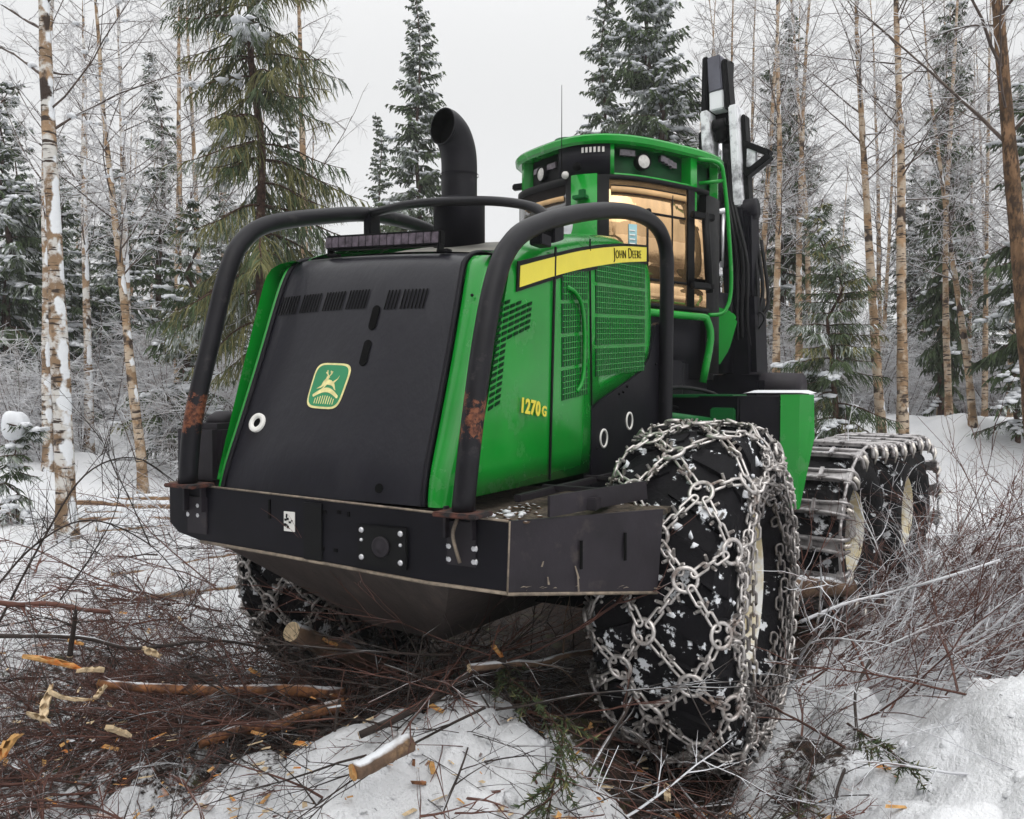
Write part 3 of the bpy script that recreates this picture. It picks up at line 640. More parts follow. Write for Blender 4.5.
# tailgate: dark curved panel, leaning forward and rolling over into the hood top
def rear_prof(u):    # (y, z) along the tailgate from the bumper up and over
    P = [(0., 1.385), (.035, 1.50), (.13, 1.72), (.235, 1.97), (.33, 2.21), (.395, 2.36), (.45, 2.435), (.54, 2.475), (.75, 2.505)]
    f = u * (len(P) - 1); i = min(int(f), len(P) - 2); t = f - i
    q = [P[max(i - 1, 0)], P[i], P[i + 1], P[min(i + 2, len(P) - 1)]]
    return tuple(.5 * (2 * q[1][k] + (q[2][k] - q[0][k]) * t + (2 * q[0][k] - 5 * q[1][k] + 4 * q[2][k] - q[3][k]) * t * t + (3 * q[1][k] - q[0][k] - 3 * q[2][k] + q[3][k]) * t ** 3) for k in (0, 1))
def tilt(x, z): return -.045 * x * max(0., min(1., (z - 1.5) / .8))      # the superstructure leans a little to its right
def xl(u): return -.575 + .02 * u
def xr(u): return .515 - .085 * min(1, u / .72) 
b = new(True); rows = []
for i in range(33):
    u = i / 32; y, z = rear_prof(u); row = []
    for j in range(13):
        t = j / 12; x = xl(u) + (xr(u) - xl(u)) * t; bulge = .02 * (1 - (2 * t - 1) ** 2) * min(1, u * 6)
        row.append((x, y - bulge * .8, z + tilt(x, z) + bulge * .4))
    rows.append(row)
b.grid(rows[::-1]); tg = part(b, 'tailgate', 'panel')
# its back side skirt and edge trims
b = new(True)
for fx, o in ((xl, -.012), (xr, .012)):
    b.tube([(fx(i / 24) + o, rear_prof(i / 24)[0] - .004, rear_prof(i / 24)[1] + tilt(fx(i / 24), rear_prof(i / 24)[1])) for i in range(25)], .013, 6)
parts(b, 'edge_trim', 'black', tg)
def on_tail(x, zq, out=.004):
    """point and frame on the tailgate at a height"""
    lo, hi = 0., 1.
    for _ in range(30):
        mid = (lo + hi) / 2
        if rear_prof(mid)[1] < zq - tilt(x, zq): lo = mid
        else: hi = mid
    u = lo; y, z = rear_prof(u); y2, z2 = rear_prof(min(1, u + .01)); t = Vector((-.045, y2 - y, z2 - z)); tv = Vector((0, y2 - y, z2 - z)).normalized()
    wv = Vector((1, 0, -.045)).normalized(); n = wv.cross(tv).normalized()
    if n.y > 0: n = -n
    tt = (x - xl(u)) / (xr(u) - xl(u)); bulge = .02 * (1 - (2 * tt - 1) ** 2) * min(1, u * 6)
    p = Vector((x, y - bulge * .8, z + tilt(x, z) + bulge * .4)) + n * out
    return Matrix(((wv.x, tv.x, n.x, p.x), (wv.y, tv.y, n.y, p.y), (wv.z, tv.z, n.z, p.z), (0, 0, 0, 1)))
def slab(mb, poly, T, h=.003):
    n = len(poly); vs = [tuple(T @ Vector((p[0], p[1], 0))) for p in poly] + [tuple(T @ Vector((p[0], p[1], h))) for p in poly]
    mb.add(vs, [list(range(n, 2 * n)), list(range(n - 1, -1, -1))] + [(i, (i + 1) % n, (i + 1) % n + n, i + n) for i in range(n)], False)
def rrect(w, h, r, k=4):
    out = []
    for cx, cy, a in ((w / 2 - r, h / 2 - r, 0), (-w / 2 + r, h / 2 - r, 90), (-w / 2 + r, -h / 2 + r, 180), (w / 2 - r, -h / 2 + r, 270)):
        for i in range(k + 1): t = R(a + 90 * i / k); out.append((cx + r * math.cos(t), cy + r * math.sin(t)))
    return out
b = new()
for g0, g1, k in ((-.545, -.44, 7), (-.405, -.30, 7), (-.26, -.155, 7), (-.12, -.015, 7), (.10, .155, 4), (.185, .30, 7)):
    for i in range(k):
        x = g0 + (g1 - g0) * i / (k - 1); T = on_tail(x, 2.245 - .01 * (x > 0), .004)
        slab(b, [(-.004, -.048), (.0015, -.048), (.0055, .048), (0., .048)], T)
part(b, 'louvre', 'hole', tg); b = new()
for x, z, h in ((.055, 2.155, .12), (.055, 1.995, .125)):
    slab(b, rrect(.04, h, .0195), on_tail(x, z, .003))
slab(b, [(.02 * math.cos(t * .5), .02 * math.sin(t * .5)) for t in range(12)], on_tail(.30, 1.44, .001))
parts(b, 'panel_opening', 'hole', tg)
b = new(True); T = on_tail(-.475, 1.685, 0.); b.T = T; b.lathe([(0, .046), (.012, .046), (.014, .043), (.014, .024), (0., .022)], 24, 'z'); b.T = None
part(b, 'white_collar', 'white', tg)
b = new(); slab(b, [(.0225 * math.cos(t * .4), .0225 * math.sin(t * .4)) for t in range(16)], on_tail(-.475, 1.685, .002)); part(b, 'collar_hole', 'hole', tg)
# emblem: leaping deer on a green shield with a yellow border
T = on_tail(-.105, 1.85, .002); b = new()
def shield(s):
    out = []
    for i in range(40):
        t = 2 * math.pi * i / 40; c_, s_ = math.cos(t), math.sin(t); x = math.copysign(abs(c_) ** .42, c_) * .100 * s; y = math.copysign(abs(s_) ** .42, s_) * .110 * s
        x *= 1 + .05 * (y / .108); x += .006 * (y / .108); out.append((x, y))
    return out
b.mi = 0; slab(b, shield(1.0), T, .002); T2 = T @ Matrix.Translation((0, 0, .002)); b.mi = 1; slab(b, shield(.91), T2, .0015); T3 = T @ Matrix.Translation((0, 0, .0036)); b.mi = 0
arc = [(-.072, -.052)] + [(-.072 + .144 * i / 12, -.046 + .036 * math.sin(math.pi * i / 12)) for i in range(13)] + [(.072, -.056)] + [(.066 - .132 * i / 12, -.058 + .026 * math.sin(math.pi * i / 12)) for i in range(13)]
slab(b, arc, T3, .001)
for poly in ([(-.030, .022), (-.012, .030), (.012, .026), (.034, .010), (.042, -.006), (.050, -.022), (.040, -.016), (.030, -.004), (.016, .002), (-.006, .004), (-.020, .000), (-.036, -.012), (-.060, -.018), (-.038, -.002), (-.034, .010)],
             [(-.030, .020), (-.020, .034), (-.018, .044), (-.008, .046), (.000, .040), (-.004, .036), (-.010, .026)],
             [(-.014, .044), (-.020, .054), (-.030, .060), (-.028, .066), (-.018, .060), (-.010, .048)], [(-.010, .045), (.000, .056), (.004, .070), (.009, .068), (.005, .054), (-.004, .044)],
             [(-.022, .056), (-.026, .072), (-.022, .074), (-.017, .058)], [(.000, .054), (-.006, .070), (-.002, .072), (.005, .058)],
             [(.020, .018), (.044, .034), (.052, .050), (.047, .033), (.030, .012)], [(-.016, .004), (-.028, -.014), (-.046, -.030), (-.022, -.016), (-.008, .003)]):
    slab(b, poly, T3, .001)
for i in range(9):
    x = -.052 + i * .013; slab(b, [(x - .002, -.088), (x + .002, -.088), (x + .003, -.068 + .02 * math.sin(math.pi * (i + 1) / 10)), (x - .001, -.068 + .02 * math.sin(math.pi * (i + 1) / 10))], T3, .001)
part(b, 'deer_emblem', [M['emblem_cream'], M['emblem_green']], tg)

# green corner pillars either side of the tailgate
def pillar(sg):
    b = new(True); rows = []
    for i in range(29):
        u = i / 28 * .80; y, z = rear_prof(u); e = (xr(u) if sg > 0 else -xl(u)) + .022; taper = min(1, u / .72)
        wo_ = .652 - .05 * max(0, (u - .5) / .3)
        if sg < 0: wo_ = .655 - .01 * taper
        row = [(e, y + .07), (e, y + .012), (e + .012, y - .004), ((e + wo_) / 2 - .01, y - .006), (wo_ - .04, y + .006), (wo_ - .012, y + .034), (wo_, y + .075), (wo_ + .006, y + .14), (wo_ - .03, y + .17)]
        rows.append([(sg * x, yy, z + tilt(sg * x, z) + .0) for x, yy in row])
    if sg > 0: rows = rows[::-1]
    b.grid(rows); return part(b, 'corner_pillar', 'green')
pl = pillar(1); pillar(-1)
b = new(True)
for x, z in ((.575, 1.43), (.545, 2.24)):
    y = .03 if z < 2 else .33
    b.blob((x, y - .012 + (0 if z < 2 else .01), z), .008, 1, 1, 0)
parts(b, 'rivet', 'decal_black', pl)

# hood shell: a lofted side with a rounded top edge, one each side, and the dark cover between them
def zt(y): 
    P = [(.3, 2.40), (.466, 2.455), (.8, 2.545), (1.147, 2.625), (1.62, 2.705), (1.95, 2.695), (2.07, 2.66), (2.15, 2.60), (2.21, 2.52), (2.25, 2.42)]
    for i in range(len(P) - 1):
        if y <= P[i + 1][0]: t = (y - P[i][0]) / (P[i + 1][0] - P[i][0]); t = max(0, t); return P[i][1] + (P[i + 1][1] - P[i][1]) * t
    return P[-1][1]
def zb(y):
    if y < 1.216: return 1.422
    P = [(1.216, 1.754), (1.35, 1.80), (1.75, 1.905), (1.95, 1.965), (2.08, 2.04), (2.15, 2.14), (2.20, 2.24), (2.26, 2.27)]
    for i in range(len(P) - 1):
        if y <= P[i + 1][0]: t = (y - P[i][0]) / (P[i + 1][0] - P[i][0]); return P[i][1] + (P[i + 1][1] - P[i][1]) * t
    return P[-1][1]
def hood_side(sg):
    b = new(True); rows = []
    ys = [.06, .12, .2, .35, .5, .65, .8, .95, 1.1, 1.2155, 1.2165, 1.35, 1.5, 1.65, 1.8, 1.95, 2.02, 2.07, 2.11, 2.15, 2.18, 2.21, 2.23, 2.25]
    for yq in ys:
        a = yq; top = zt(max(.40, a)) ; bot = zb(a); zs = [bot + (top - .10 - bot) * k / 8 for k in range(9)]
        en = max(0, (yq - 2.08) / .17); xo = .70 - .075 * en ** 2
        row = [(xo - .05, bot), (xo - .004, bot)] + [(xo + .004 * math.sin(math.pi * k / 8), zs[k]) for k in range(1, 9)] + [(xo - .006, top - .055), (xo - .028, top - .018), (xo - .07, top + .004), (xo - .12, top + .014), (xo - .16, top + .02)]
        out = []
        for x, z in row:
            f = max(0., 1 - (yq - .06) / .5); yy = yq + f * .335 * max(0, z - 1.422)
            ztop = z if yq > .4 else z
            out.append((sg * x, yy, z + tilt(sg * x, z) * (.5 if sg > 0 else 1)))
        rows.append(out)
    b.grid(rows if sg > 0 else rows[::-1]); return part(b, 'hood_side', 'green')
hs_ = hood_side(1); hood_side(-1)
SX = .7045
def yz_pt(y, z): return z
def side_prism(mb, poly, a=.0, h=.003): mb.prism(poly, 'x', SX + a, SX + a + h)
b = new(); 
def yz(pts): return [(p.y, p.z) for p in bez([(0, y, z) for y, z in pts], 6)]
b.mi = 1; side_prism(b, yz([(.425, 2.255), (.78, 2.347), (1.148, 2.432), (1.6, 2.52), (2.03, 2.585)]) + yz([(2.035, 2.698), (1.6, 2.641), (1.147, 2.556), (.78, 2.469), (.435, 2.385)]), -.002, .006)
b.mi = 0; side_prism(b, yz([(.445, 2.276), (.78, 2.364), (1.148, 2.449), (1.6, 2.536), (2.015, 2.600)]) + yz([(2.018, 2.683), (1.6, 2.625), (1.147, 2.539), (.78, 2.452), (.452, 2.368)]), .0045, .002)
stripe = part(b, 'yellow_stripe', [M['yellow'], M['decal_black']], hs_)
def side_T(y, z, slope): 
    d = Vector((0, math.cos(slope), math.sin(slope))); u = Vector((0, -math.sin(slope), math.cos(slope))); n = Vector((1, 0, 0)); p = Vector((SX + .009, y, z))
    return Matrix(((d.x, u.x, n.x, p.x), (d.y, u.y, n.y, p.y), (d.z, u.z, n.z, p.z), (0, 0, 0, 1)))
b = new(); text_mesh(b, 'John Deere', .084, side_T(1.50, 2.545, R(8)), ('sssssssssss'[:10], .78), -.0012, space=1.08); part(b, 'lettering', 'decal_black', stripe)
b = new(); text_mesh(b, '1270', .088, side_T(.440, 1.748, R(-7)), None, .003, space=1.1)
text_mesh(b, 'G', .064, side_T(.440 + .205, 1.726, R(-7)), None, .002); part(b, 'model_number', 'yellow', hs_)
b = new()       # panel gaps
def gap(mb, pts, w=.009):
    for i in range(len(pts) - 1):
        (y0, z0), (y1, z1) = pts[i], pts[i + 1]; side_prism(mb, [(y0 - w / 2, z0), (y0 + w / 2, z0), (y1 + w / 2, z1), (y1 - w / 2, z1)], .001, .007)
gap(b, [(.736, 1.43), (.79, 2.44)], .014); gap(b, [(.79, 2.44), (.795, 2.50)], .014); gap(b, [(1.216, 1.76), (1.19, 2.44)], .007); gap(b, [(1.19, 2.54), (1.19, 2.60)], .006)
part(b, 'panel_gap', 'decal_black', hs_)
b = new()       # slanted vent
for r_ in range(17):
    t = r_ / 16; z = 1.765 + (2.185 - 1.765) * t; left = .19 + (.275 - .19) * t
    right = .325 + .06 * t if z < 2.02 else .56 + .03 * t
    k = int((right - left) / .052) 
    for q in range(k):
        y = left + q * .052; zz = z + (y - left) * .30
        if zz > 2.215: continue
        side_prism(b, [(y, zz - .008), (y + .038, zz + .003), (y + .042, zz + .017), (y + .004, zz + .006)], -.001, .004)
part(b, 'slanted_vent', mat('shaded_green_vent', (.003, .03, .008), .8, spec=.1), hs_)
b = new()       # grilles: dark bands behind a green lattice
def band(y0, y1, z0, z1, dz):
    b.mi = 0; side_prism(b, [(y0, z0), (y1, z0 + dz), (y1, z1 + dz), (y0, z1)], -.002, .0045)
    b.mi = 1; n = int((y1 - y0) / .026)
    for i in range(1, n):
        y = y0 + (y1 - y0) * i / n; d = dz * i / n; side_prism(b, [(y - .0024, z0 + d), (y + .0024, z0 + d), (y + .0024, z1 + d), (y - .0024, z1 + d)], .0005, .0045)
    for i in range(1, 5):
        z = z0 + (z1 - z0) * i / 5; side_prism(b, [(y0, z - .002), (y1, z - .002 + dz), (y1, z + .002 + dz), (y0, z + .002)], .001, .0046)
for i in range(4):
    z = 1.79 + i * .158; band(.87, 1.165, z, z + .140, .03); band(1.27, 2.0, z + .12 + .004 * i, z + .262 + .004 * i, .045)
part(b, 'grille', [M['mesh'], M['green']], hs_)
b = new(True); b.tube(bez([(.708, .92, 2.33), (.722, .98, 2.31), (.725, 1.05, 2.26), (.725, 1.085, 2.16), (.725, 1.085, 1.98), (.722, 1.065, 1.88), (.708, 1.035, 1.83)], 5), .011, 8); part(b, 'door_handle', 'green', hs_)
# black lower cover with two oval holes
b = new(); b.prism([(1.218, 1.30), (1.218, 1.745), (1.35, 1.792), (1.75, 1.896), (1.95, 1.955), (2.08, 2.03), (2.15, 2.13), (2.20, 2.235), (2.27, 2.26), (2.33, 2.2), (2.36, 1.30)], 'x', .66, .704, .006)
sc_ = part(b, 'lower_side_cover', 'black')
b = new(True)
for y, z in ((1.38, 1.585), (1.755, 1.665)):
    b.T = Matrix.Translation((.7045, y, z)) @ Matrix.Rotation(R(90), 4, 'Y'); b.lathe([(0, .052), (.006, .052), (.006, .040), (0, .040)], 20, 'z'); b.T = None
parts(b, 'hole_ring', 'white', sc_)
b = new(True)
for y, z in ((1.29, 1.54), (1.6, 1.82), (1.66, 1.83), (1.72, 1.86), (2.1, 1.6), (2.2, 2.0), (1.9, 1.45)): b.blob((.706, y, z), .01, 1, 1, 0)
parts(b, 'cover_bolt', 'decal_black', sc_)
# hood top cover
b = new(True); rows = []
for i in range(16):
    y = .55 + (2.25 - .55) * i / 15; zz = 2.478 + .20 * sm(.5, 1.6, np.array(y)) + .0
    rows.append([(x, y, float(zz) + .018 * (1 - (x / .45) ** 2) + tilt(x, 2.6)) for x in np.linspace(-.47, .47, 9)])
b.grid(rows); part(b, 'hood_top', 'grey_top')
b = new(); b.prism([(.09, 1.37), (.52, 2.34), (2.1, 2.45), (2.1, 1.37)], 'x', -.52, .42); part(b, 'engine_block', 'hole')
# light bar on top of the tailgate
b = new(True)
b.T = Matrix.Translation((-.06, .505, 2.548)) @ Matrix.Rotation(R(2.6), 4, 'Y')
b.smooth = False; b.box((0, 0, 0), (.68, .05, .072), .008); lb = part(b, 'light_bar', 'decal_black')
b = new(); b.T = Matrix.Translation((-.06, .505, 2.548)) @ Matrix.Rotation(R(2.6), 4, 'Y')
for i in range(16): b.box((-.315 + i * .042, -.027, 0), (.038, .006, .05), .002)
part(b, 'lamp_lens', 'lens_dark', lb)
b = new()
for x in (-.38, .27): b.box((x, .5, 2.53 + tilt(x, 2.6)), (.012, .045, .10), .002); b.box((x + .02, .5, 2.485 + tilt(x, 2.6)), (.06, .04, .012), .002)
parts(b, 'bracket', 'decal_black', lb)

# roll bars
TR = .0435
rb = new(True)
bR = [(.74, -.055, 1.38), (.74, -.0, 1.65), (.74, .09, 2.01), (.74, .185, 2.27), (.74, .30, 2.425), (.74, .52, 2.545), (.74, 1.0, 2.69), (.74, 1.52, 2.80), (.74, 1.91, 2.835), (.74, 2.17, 2.80), (.74, 2.29, 2.69), (.74, 2.305, 2.5), (.74, 2.30, 2.21), (.74, 2.28, 1.45)]
rb.tube(bez(bR, 5), TR, 14); rr = part(rb, 'roll_bar', 'tube')
rb = new(True)
bL = [(-.74, -.07, 1.41), (-.74, -.035, 1.7), (-.74, .07, 2.07), (-.74, .17, 2.40), (-.74, .27, 2.57), (-.74, .46, 2.69), (-.74, .9, 2.81), (-.74, 1.28, 2.885), (-.74, 1.75, 2.90), (-.74, 2.1, 2.85), (-.74, 2.28, 2.7), (-.74, 2.30, 2.3), (-.74, 2.28, 1.45)]
rb.tube(bez(bL, 5), TR, 14); rl = part(rb, 'roll_bar', 'tube')
b = new()
b.box((.74, -.055, PB + .02), (.19, .13, .018), .004); b.box((-.74, -.06, PB + .045), (.19, .13, .018), .004); parts(b, 'bar_foot', 'rust')
for s_, pts in ((1, bR), (-1, bL)):
    b = new()
    if s_ > 0: b.prism([(.70, 2.50), (.80, 2.53), (.80, 2.60), (.88, 2.66), (.70, 2.62)], 'x', .69, .75, .004); b.box((.72, .62, 2.50), (.06, .1, .05), .004)
    else: b.box((-.70, 1.22, 2.79), (.05, .10, .16), .006)
    parts(b, 'bar_bracket', 'black', rr if s_ > 0 else rl)
# cross rail in front of the exhaust, from bar to bar
b = new(True); b.tube(bez([(-.72, 1.22, 2.878), (-.34, 1.1, 2.868), (.037, 1.0, 2.825), (.353, .9, 2.768), (.60, .8, 2.69), (.70, .76, 2.60)], 6), .034, 10, flat=.7); cr = part(b, 'cross_rail', 'tube')
# exhaust stack
b = new(True); EX, EY = -.09, 1.22
b.lathe([(0, .0), (0, .142), (.30, .142), (.325, .138), (.33, .12), (.33, 0.)], 32, 'z', (EX, EY, 2.56)); ex = part(b, 'exhaust_stack', 'black')
b = new(True); RE = .099; dv = Vector((-.24, -.97, 0)).normalized(); O = Vector((EX, EY, 0)); n_ = 28
cp = bez([O + Vector((0, 0, 2.88)), O + Vector((0, 0, 3.0)), O + Vector((0, 0, 3.09)), O + dv * .012 + Vector((0, 0, 3.165)), O + dv * .045 + Vector((0, 0, 3.23)), O + dv * .092 + Vector((0, 0, 3.262)), O + dv * .125 + Vector((0, 0, 3.266))], 4)
b.tube(cp, RE, n_, cap=False); d_ = (cp[-1] - cp[-2]).normalized()
last = [Vector(p) for p in b.v[-n_:]]; mc = cp[-1]; inn = [mc + (q - mc) * .94 for q in last]; deep = [cp[-8] + (q - mc) * .9 for q in last]
b.grid([[tuple(p) for p in last], [tuple(p) for p in inn]], True); b.mi = 1; b.grid([[tuple(p) for p in inn], [tuple(p) for p in deep]], True)
b.add([tuple(p) for p in deep], [tuple(range(n_))], False)
part(b, 'exhaust_elbow', [M['tube'], M['hole']], ex)
b = new(True)
for z in (3.02,): b.lathe([(0, .1075), (.006, .1075)], 28, 'z', (EX, EY, z))
part(b, 'weld_seam', 'black', ex)

# bumper: plate, wing, deck
b = new()
b.prism([(-.935, PB + .045), (.915, PB), (.905, PB - .265), (.55, PB - .265), (-.20, PB - .235), (-.72, PB - .22), (-.88, PB - .19), (-.935, PB - .15)], 'y', -.012, .012, .003)
bp = part(b, 'bumper', 'black')
b = new()
for s_, w1, w2 in ((1, (1.31, .56), (1.285, .55)),):
    vs = [(.917, -.010, PB), (1.312, .55, PB), (1.29, .545, PB - .335), (.907, -.010, PB - .267)]
    n = Vector((.56, -.395, 0)).normalized() * -.014; vv = vs + [tuple(Vector(p) + n) for p in vs]
    b.add(vv, [(0, 1, 2, 3), (7, 6, 5, 4), (0, 4, 5, 1), (1, 5, 6, 2), (2, 6, 7, 3), (3, 7, 4, 0)][::1], False)
wg = part(b, 'bumper_wing', 'steel_dark')
b = new(); vs = [(-.937, -.010, PB + .04), (-1.30, .55, PB + .03), (-1.28, .545, PB - .25), (-.937, -.010, PB - .15)]
n = Vector((-.56, -.395, 0)).normalized() * -.014; vv = vs + [tuple(Vector(p) + n) for p in vs]
b.add(vv, [(3, 2, 1, 0), (4, 5, 6, 7), (1, 5, 4, 0), (2, 6, 5, 1), (3, 7, 6, 2), (0, 4, 7, 3)], False); part(b, 'bumper_wing', 'steel_dark')
Tw = Matrix.Translation((.917, -.010, PB)) ; ax = Vector((.395, .56, 0)).normalized(); nn = Vector((.56, -.395, 0)).normalized()
def wingT(s, z, out=.001): p = Vector((.917, -.010, PB + z)) + ax * s + nn * out + Vector((-.0, 0, 0)) * 1; return Matrix(((ax.x, 0, nn.x, p.x), (ax.y, 0, nn.y, p.y), (0, 1, 0, p.z), (0, 0, 0, 1)))
b = new()
for s_, z in ((.30, -.15), (.50, -.135)): slab(b, [(-.006, -.055), (.006, -.055), (.006, .055), (-.006, .055)], wingT(s_, z, .002 - .010 * 0))
parts(b, 'slot', 'hole', wg)
b = new(); rg = random.Random(3)
for k in range(14):
    s_ = rg.uniform(.02, .68); slab(b, [(0, 0), (rg.uniform(.005, .03), rg.uniform(-.004, .004)), (rg.uniform(.0, .02), .004)], wingT(s_, -.262 - .09 * s_ + rg.uniform(0, .02), .0025), .0008)
for s_, z, l in ((.29, -.29, .07), (.29, -.24, .05), (.16, -.25, .03), (.13, -.18, .02)):
    a = rg.uniform(-.5, .5); slab(b, [(-.004, 0), (.004, 0), (.004 + a * l, l), (-.001 + a * l, l)], wingT(s_, z, .0025), .0008)
part(b, 'scratch', 'bare', wg)
b = new(True); b.tube([(.905, -.013, PB - .268), (.55, -.016, PB - .268), (-.20, -.016, PB - .238), (-.72, -.014, PB - .222)], .008, 5)
b.tube([(.907, -.012, PB - .27), (1.29, .543, PB - .338)], .007, 5); b.tube([(-.93, -.012, PB + .044), (.912, -.014, PB)], .005, 5); b.tube([(.917, -.012, PB), (.907, -.012, PB - .268)], .004, 5); parts(b, 'worn_edge', 'bare', bp)
b = new()
b.box((.34, -.022, PB - .145), (.245, .014, .165), .004); part(b, 'camera_plate', 'decal_black', bp)
b = new(); b.box((-.03, -.018, PB - .115), (.10, .008, .24), .001); part(b, 'recess_plate', 'decal_black', bp)
b = new(True)
for x, dz, r in ((.24, -.085, .0095), (.24, -.125, .006), (.24, -.195, .0095), (.435, -.085, .0095), (.435, -.13, .006), (.435, -.20, .0095), (.655, -.115, .0125), (.655, -.165, .0125), (.765, -.115, .0125), (.765, -.165, .0125), (-.80, -.10, .0125), (-.735, -.10, .0125), (-.735, -.055, .0125)):
    b.blob((x, -.014 if abs(x) > .6 else -.031, PB + dz), (r * 1.3, .008, r * 1.3), 3, 2, 0)
parts(b, 'bolt', 'bolt', bp)
b = new(True); b.lathe([(0, .0), (0, .042), (-.008, .042), (-.010, .036), (-.006, .026), (-.012, .02), (-.012, 0)], 24, 'y', (.34, -.030, PB - .145)); part(b, 'reversing_camera', 'steel_dark', bp)
b = new(); b.box((-.165, -.0165, PB - .085), (.062, .005, .085), .001); st = part(b, 'sticker', 'white', bp)
b = new(); rg = random.Random(8)
for k in range(9): b.box((-.165 + rg.uniform(-.022, .022), -.0205, PB - .085 + rg.uniform(-.03, .03)), (rg.uniform(.006, .02), .002, rg.uniform(.005, .012)))
part(b, 'sticker_print', 'decal_black', st)
b = new()    # gusset plates behind the bolts, and shallow recesses with slots
for x in (.71, -.74): b.box((x, -.016, PB - .10), (.13, .008, .17), .002); b.box((x + (.06 if x > 0 else .055), -.03, PB - .02), (.012, .03, .12), .002); b.box((x - .06, -.03, PB - .02), (.012, .03, .12), .002)
parts(b, 'gusset_plate', 'steel_dark', bp)
b = new()
b.box((-.285, -.014, PB - .04), (.012, .006, .085)); b.box((.16, -.014, PB - .03), (.012, .006, .02))
for x, z in ((.02, -.185), (.09, -.185), (.03, -.03), (.11, -.025)): b.box((x, -.014, PB + z), (.018, .006, .014))
parts(b, 'slot', 'hole', bp)
b = new(True); b.tube(bez([(.70, -.03, PB - .005), (.69, -.045, PB - .06), (.70, -.04, PB - .12), (.715, -.035, PB - .17)], 4), .007, 6); part(b, 'bent_strip', 'bare', bp)
# deck behind the bumper plate
b = new(); b.prism([(-.93, .012), (.905, .012), (1.29, .56), (1.28, 1.0), (.72, 1.1), (-.72, 1.1), (-1.28, 1.0), (-1.29, .56)], 'z', PB - .035, PB - .012); part(b, 'deck', 'grit')
b = new(); b.box((1.02, .85, PB + .035), (.05, 1.1, .05), .004, Matrix.Rotation(R(8), 3, 'Z')); b.box((.82, .72, PB + .05), (.03, 1.0, .03), .004); b.box((.93, .55, PB + .06), (.32, .03, .02), .003); b.box((.93, 1.0, PB + .06), (.32, .03, .02), .003); parts(b, 'step_rail', 'steel_dark')
b = new(); vs = [(.90, .02, PB + .0), (.90, .02, PB + .085), (1.27, .60, PB + .105), (1.27, .60, PB + .04)]
vs = [(1.02, .11, PB + .005), (1.02, .11, PB + .085), (1.20, .66, PB + .098), (1.205, .66, PB + .022)]; vv = vs + [(p[0] - .012, p[1] + .004, p[2]) for p in vs]
b.add(vv, [(3, 2, 1, 0), (4, 5, 6, 7), (0, 1, 5, 4), (1, 2, 6, 5), (2, 3, 7, 6), (3, 0, 4, 7)], False); part(b, 'step_plate', 'steel_dark')
b = new(True); rg = random.Random(12)
for k in range(9): b.blob((.80 + rg.gauss(0, .05), .10 + rg.gauss(0, .05), PB - .0), (.02, .012, .008), k, 1, .6)
part(b, 'snow_crumbs', 'snowlump')['kind'] = 'stuff'
b = new(True)
for k in range(40): b.blob((rg.uniform(.72, 1.0), rg.uniform(.03, .5), PB - .008), (.014, .007, .006), k, 1, .6)
part(b, 'bark_crumbs', 'logbark')['kind'] = 'stuff'
# left side box with mesh cover seen behind the left bar
b = new(); b.box((-.88, .30, PB + .17), (.30, .42, .30), .03); b.smooth = True; b.blob((-.86, .26, PB + .33), (.07, .1, .05), 2, 2, .1); part(b, 'side_tank', 'steel_dark')
# belly pan and chassis
b = new()
vs = [(-.62, .02, 1.125), (.63, .02, 1.085), (.30, .46, .70), (-.12, .46, .72), (-.62, .7, 1.1), (.63, .7, 1.05), (.42, 4.2, .55), (-.45, 4.2, .58)]  # pan stretched far forward to deepen the shade on the ground below
b.add(vs, [(0, 3, 2, 1), (1, 2, 6, 5), (3, 0, 4, 7), (2, 3, 7, 6)], False); part(b, 'belly_pan', 'belly')
b = new(); b.box((0, 1.6, 1.12), (.9, 2.7, .5), .05); b.box((0, 1.35, .86), (2.0, .30, .30), .05); b.box((0, 2.9, .95), (.5, .8, .5), .05); part(b, 'rear_frame', 'hole')
b = new(); b.prism([(-.85, .5), (.85, .5), (.95, .75), (.95, 1.34), (-.95, 1.34), (-.95, .75)], 'y', 2.12, 2.2, .01); part(b, 'underside_shade_plate', 'hole')  # added black plate: hides lit ground so the underside looks shaded

# wheels
def tyre(R_, W, lugs, lug_h, mats, name):
    pr_ = [(-.33, .50), (-.45, .58), (-.515, .70), (-.485, .84), (-.44, .925), (-.34, .965), (0, .98), (.34, .965), (.44, .925), (.485, .84), (.515, .70), (.45, .58), (.33, .50)]
    b = new(True); b.lathe([(x * W, r * R_) for x, r in pr_], 64, 'x'); b.smooth = False
    for i in range(lugs):
        for sg in (-1, 1):
            a0 = 2 * math.pi * (i + (.5 if sg > 0 else 0)) / lugs
            rows = []
            for k in range(8):
                t = k / 7; s_ = sg * W * (.02 + .47 * t); rad = R_ * (.975 - .02 * max(0, (t - .6) / .4) ** 1.5 - .09 * max(0, (t - .8) / .2) ** 2); a = a0 + .34 * t * (1.75 / lugs * 12)/1.75 * .9; w = .055 / R_ * (.8 + .5 * t)
                rows.append([(s_, (rad - .02) * math.cos(a - w * 1.2), (rad - .02) * math.sin(a - w * 1.2)), (s_, (rad + lug_h) * math.cos(a - w), (rad + lug_h) * math.sin(a - w)), (s_, (rad + lug_h) * math.cos(a + w), (rad + lug_h) * math.sin(a + w)), (s_, (rad - .02) * math.cos(a + w * 1.2), (rad - .02) * math.sin(a + w * 1.2))])
            if sg > 0: rows = rows[::-1]
            b.grid(rows, False, False); e = rows[-1] if sg < 0 else rows[0]; b.add(e, [(0, 1, 2, 3)], False)
    return b.mesh(name, mats), pr_
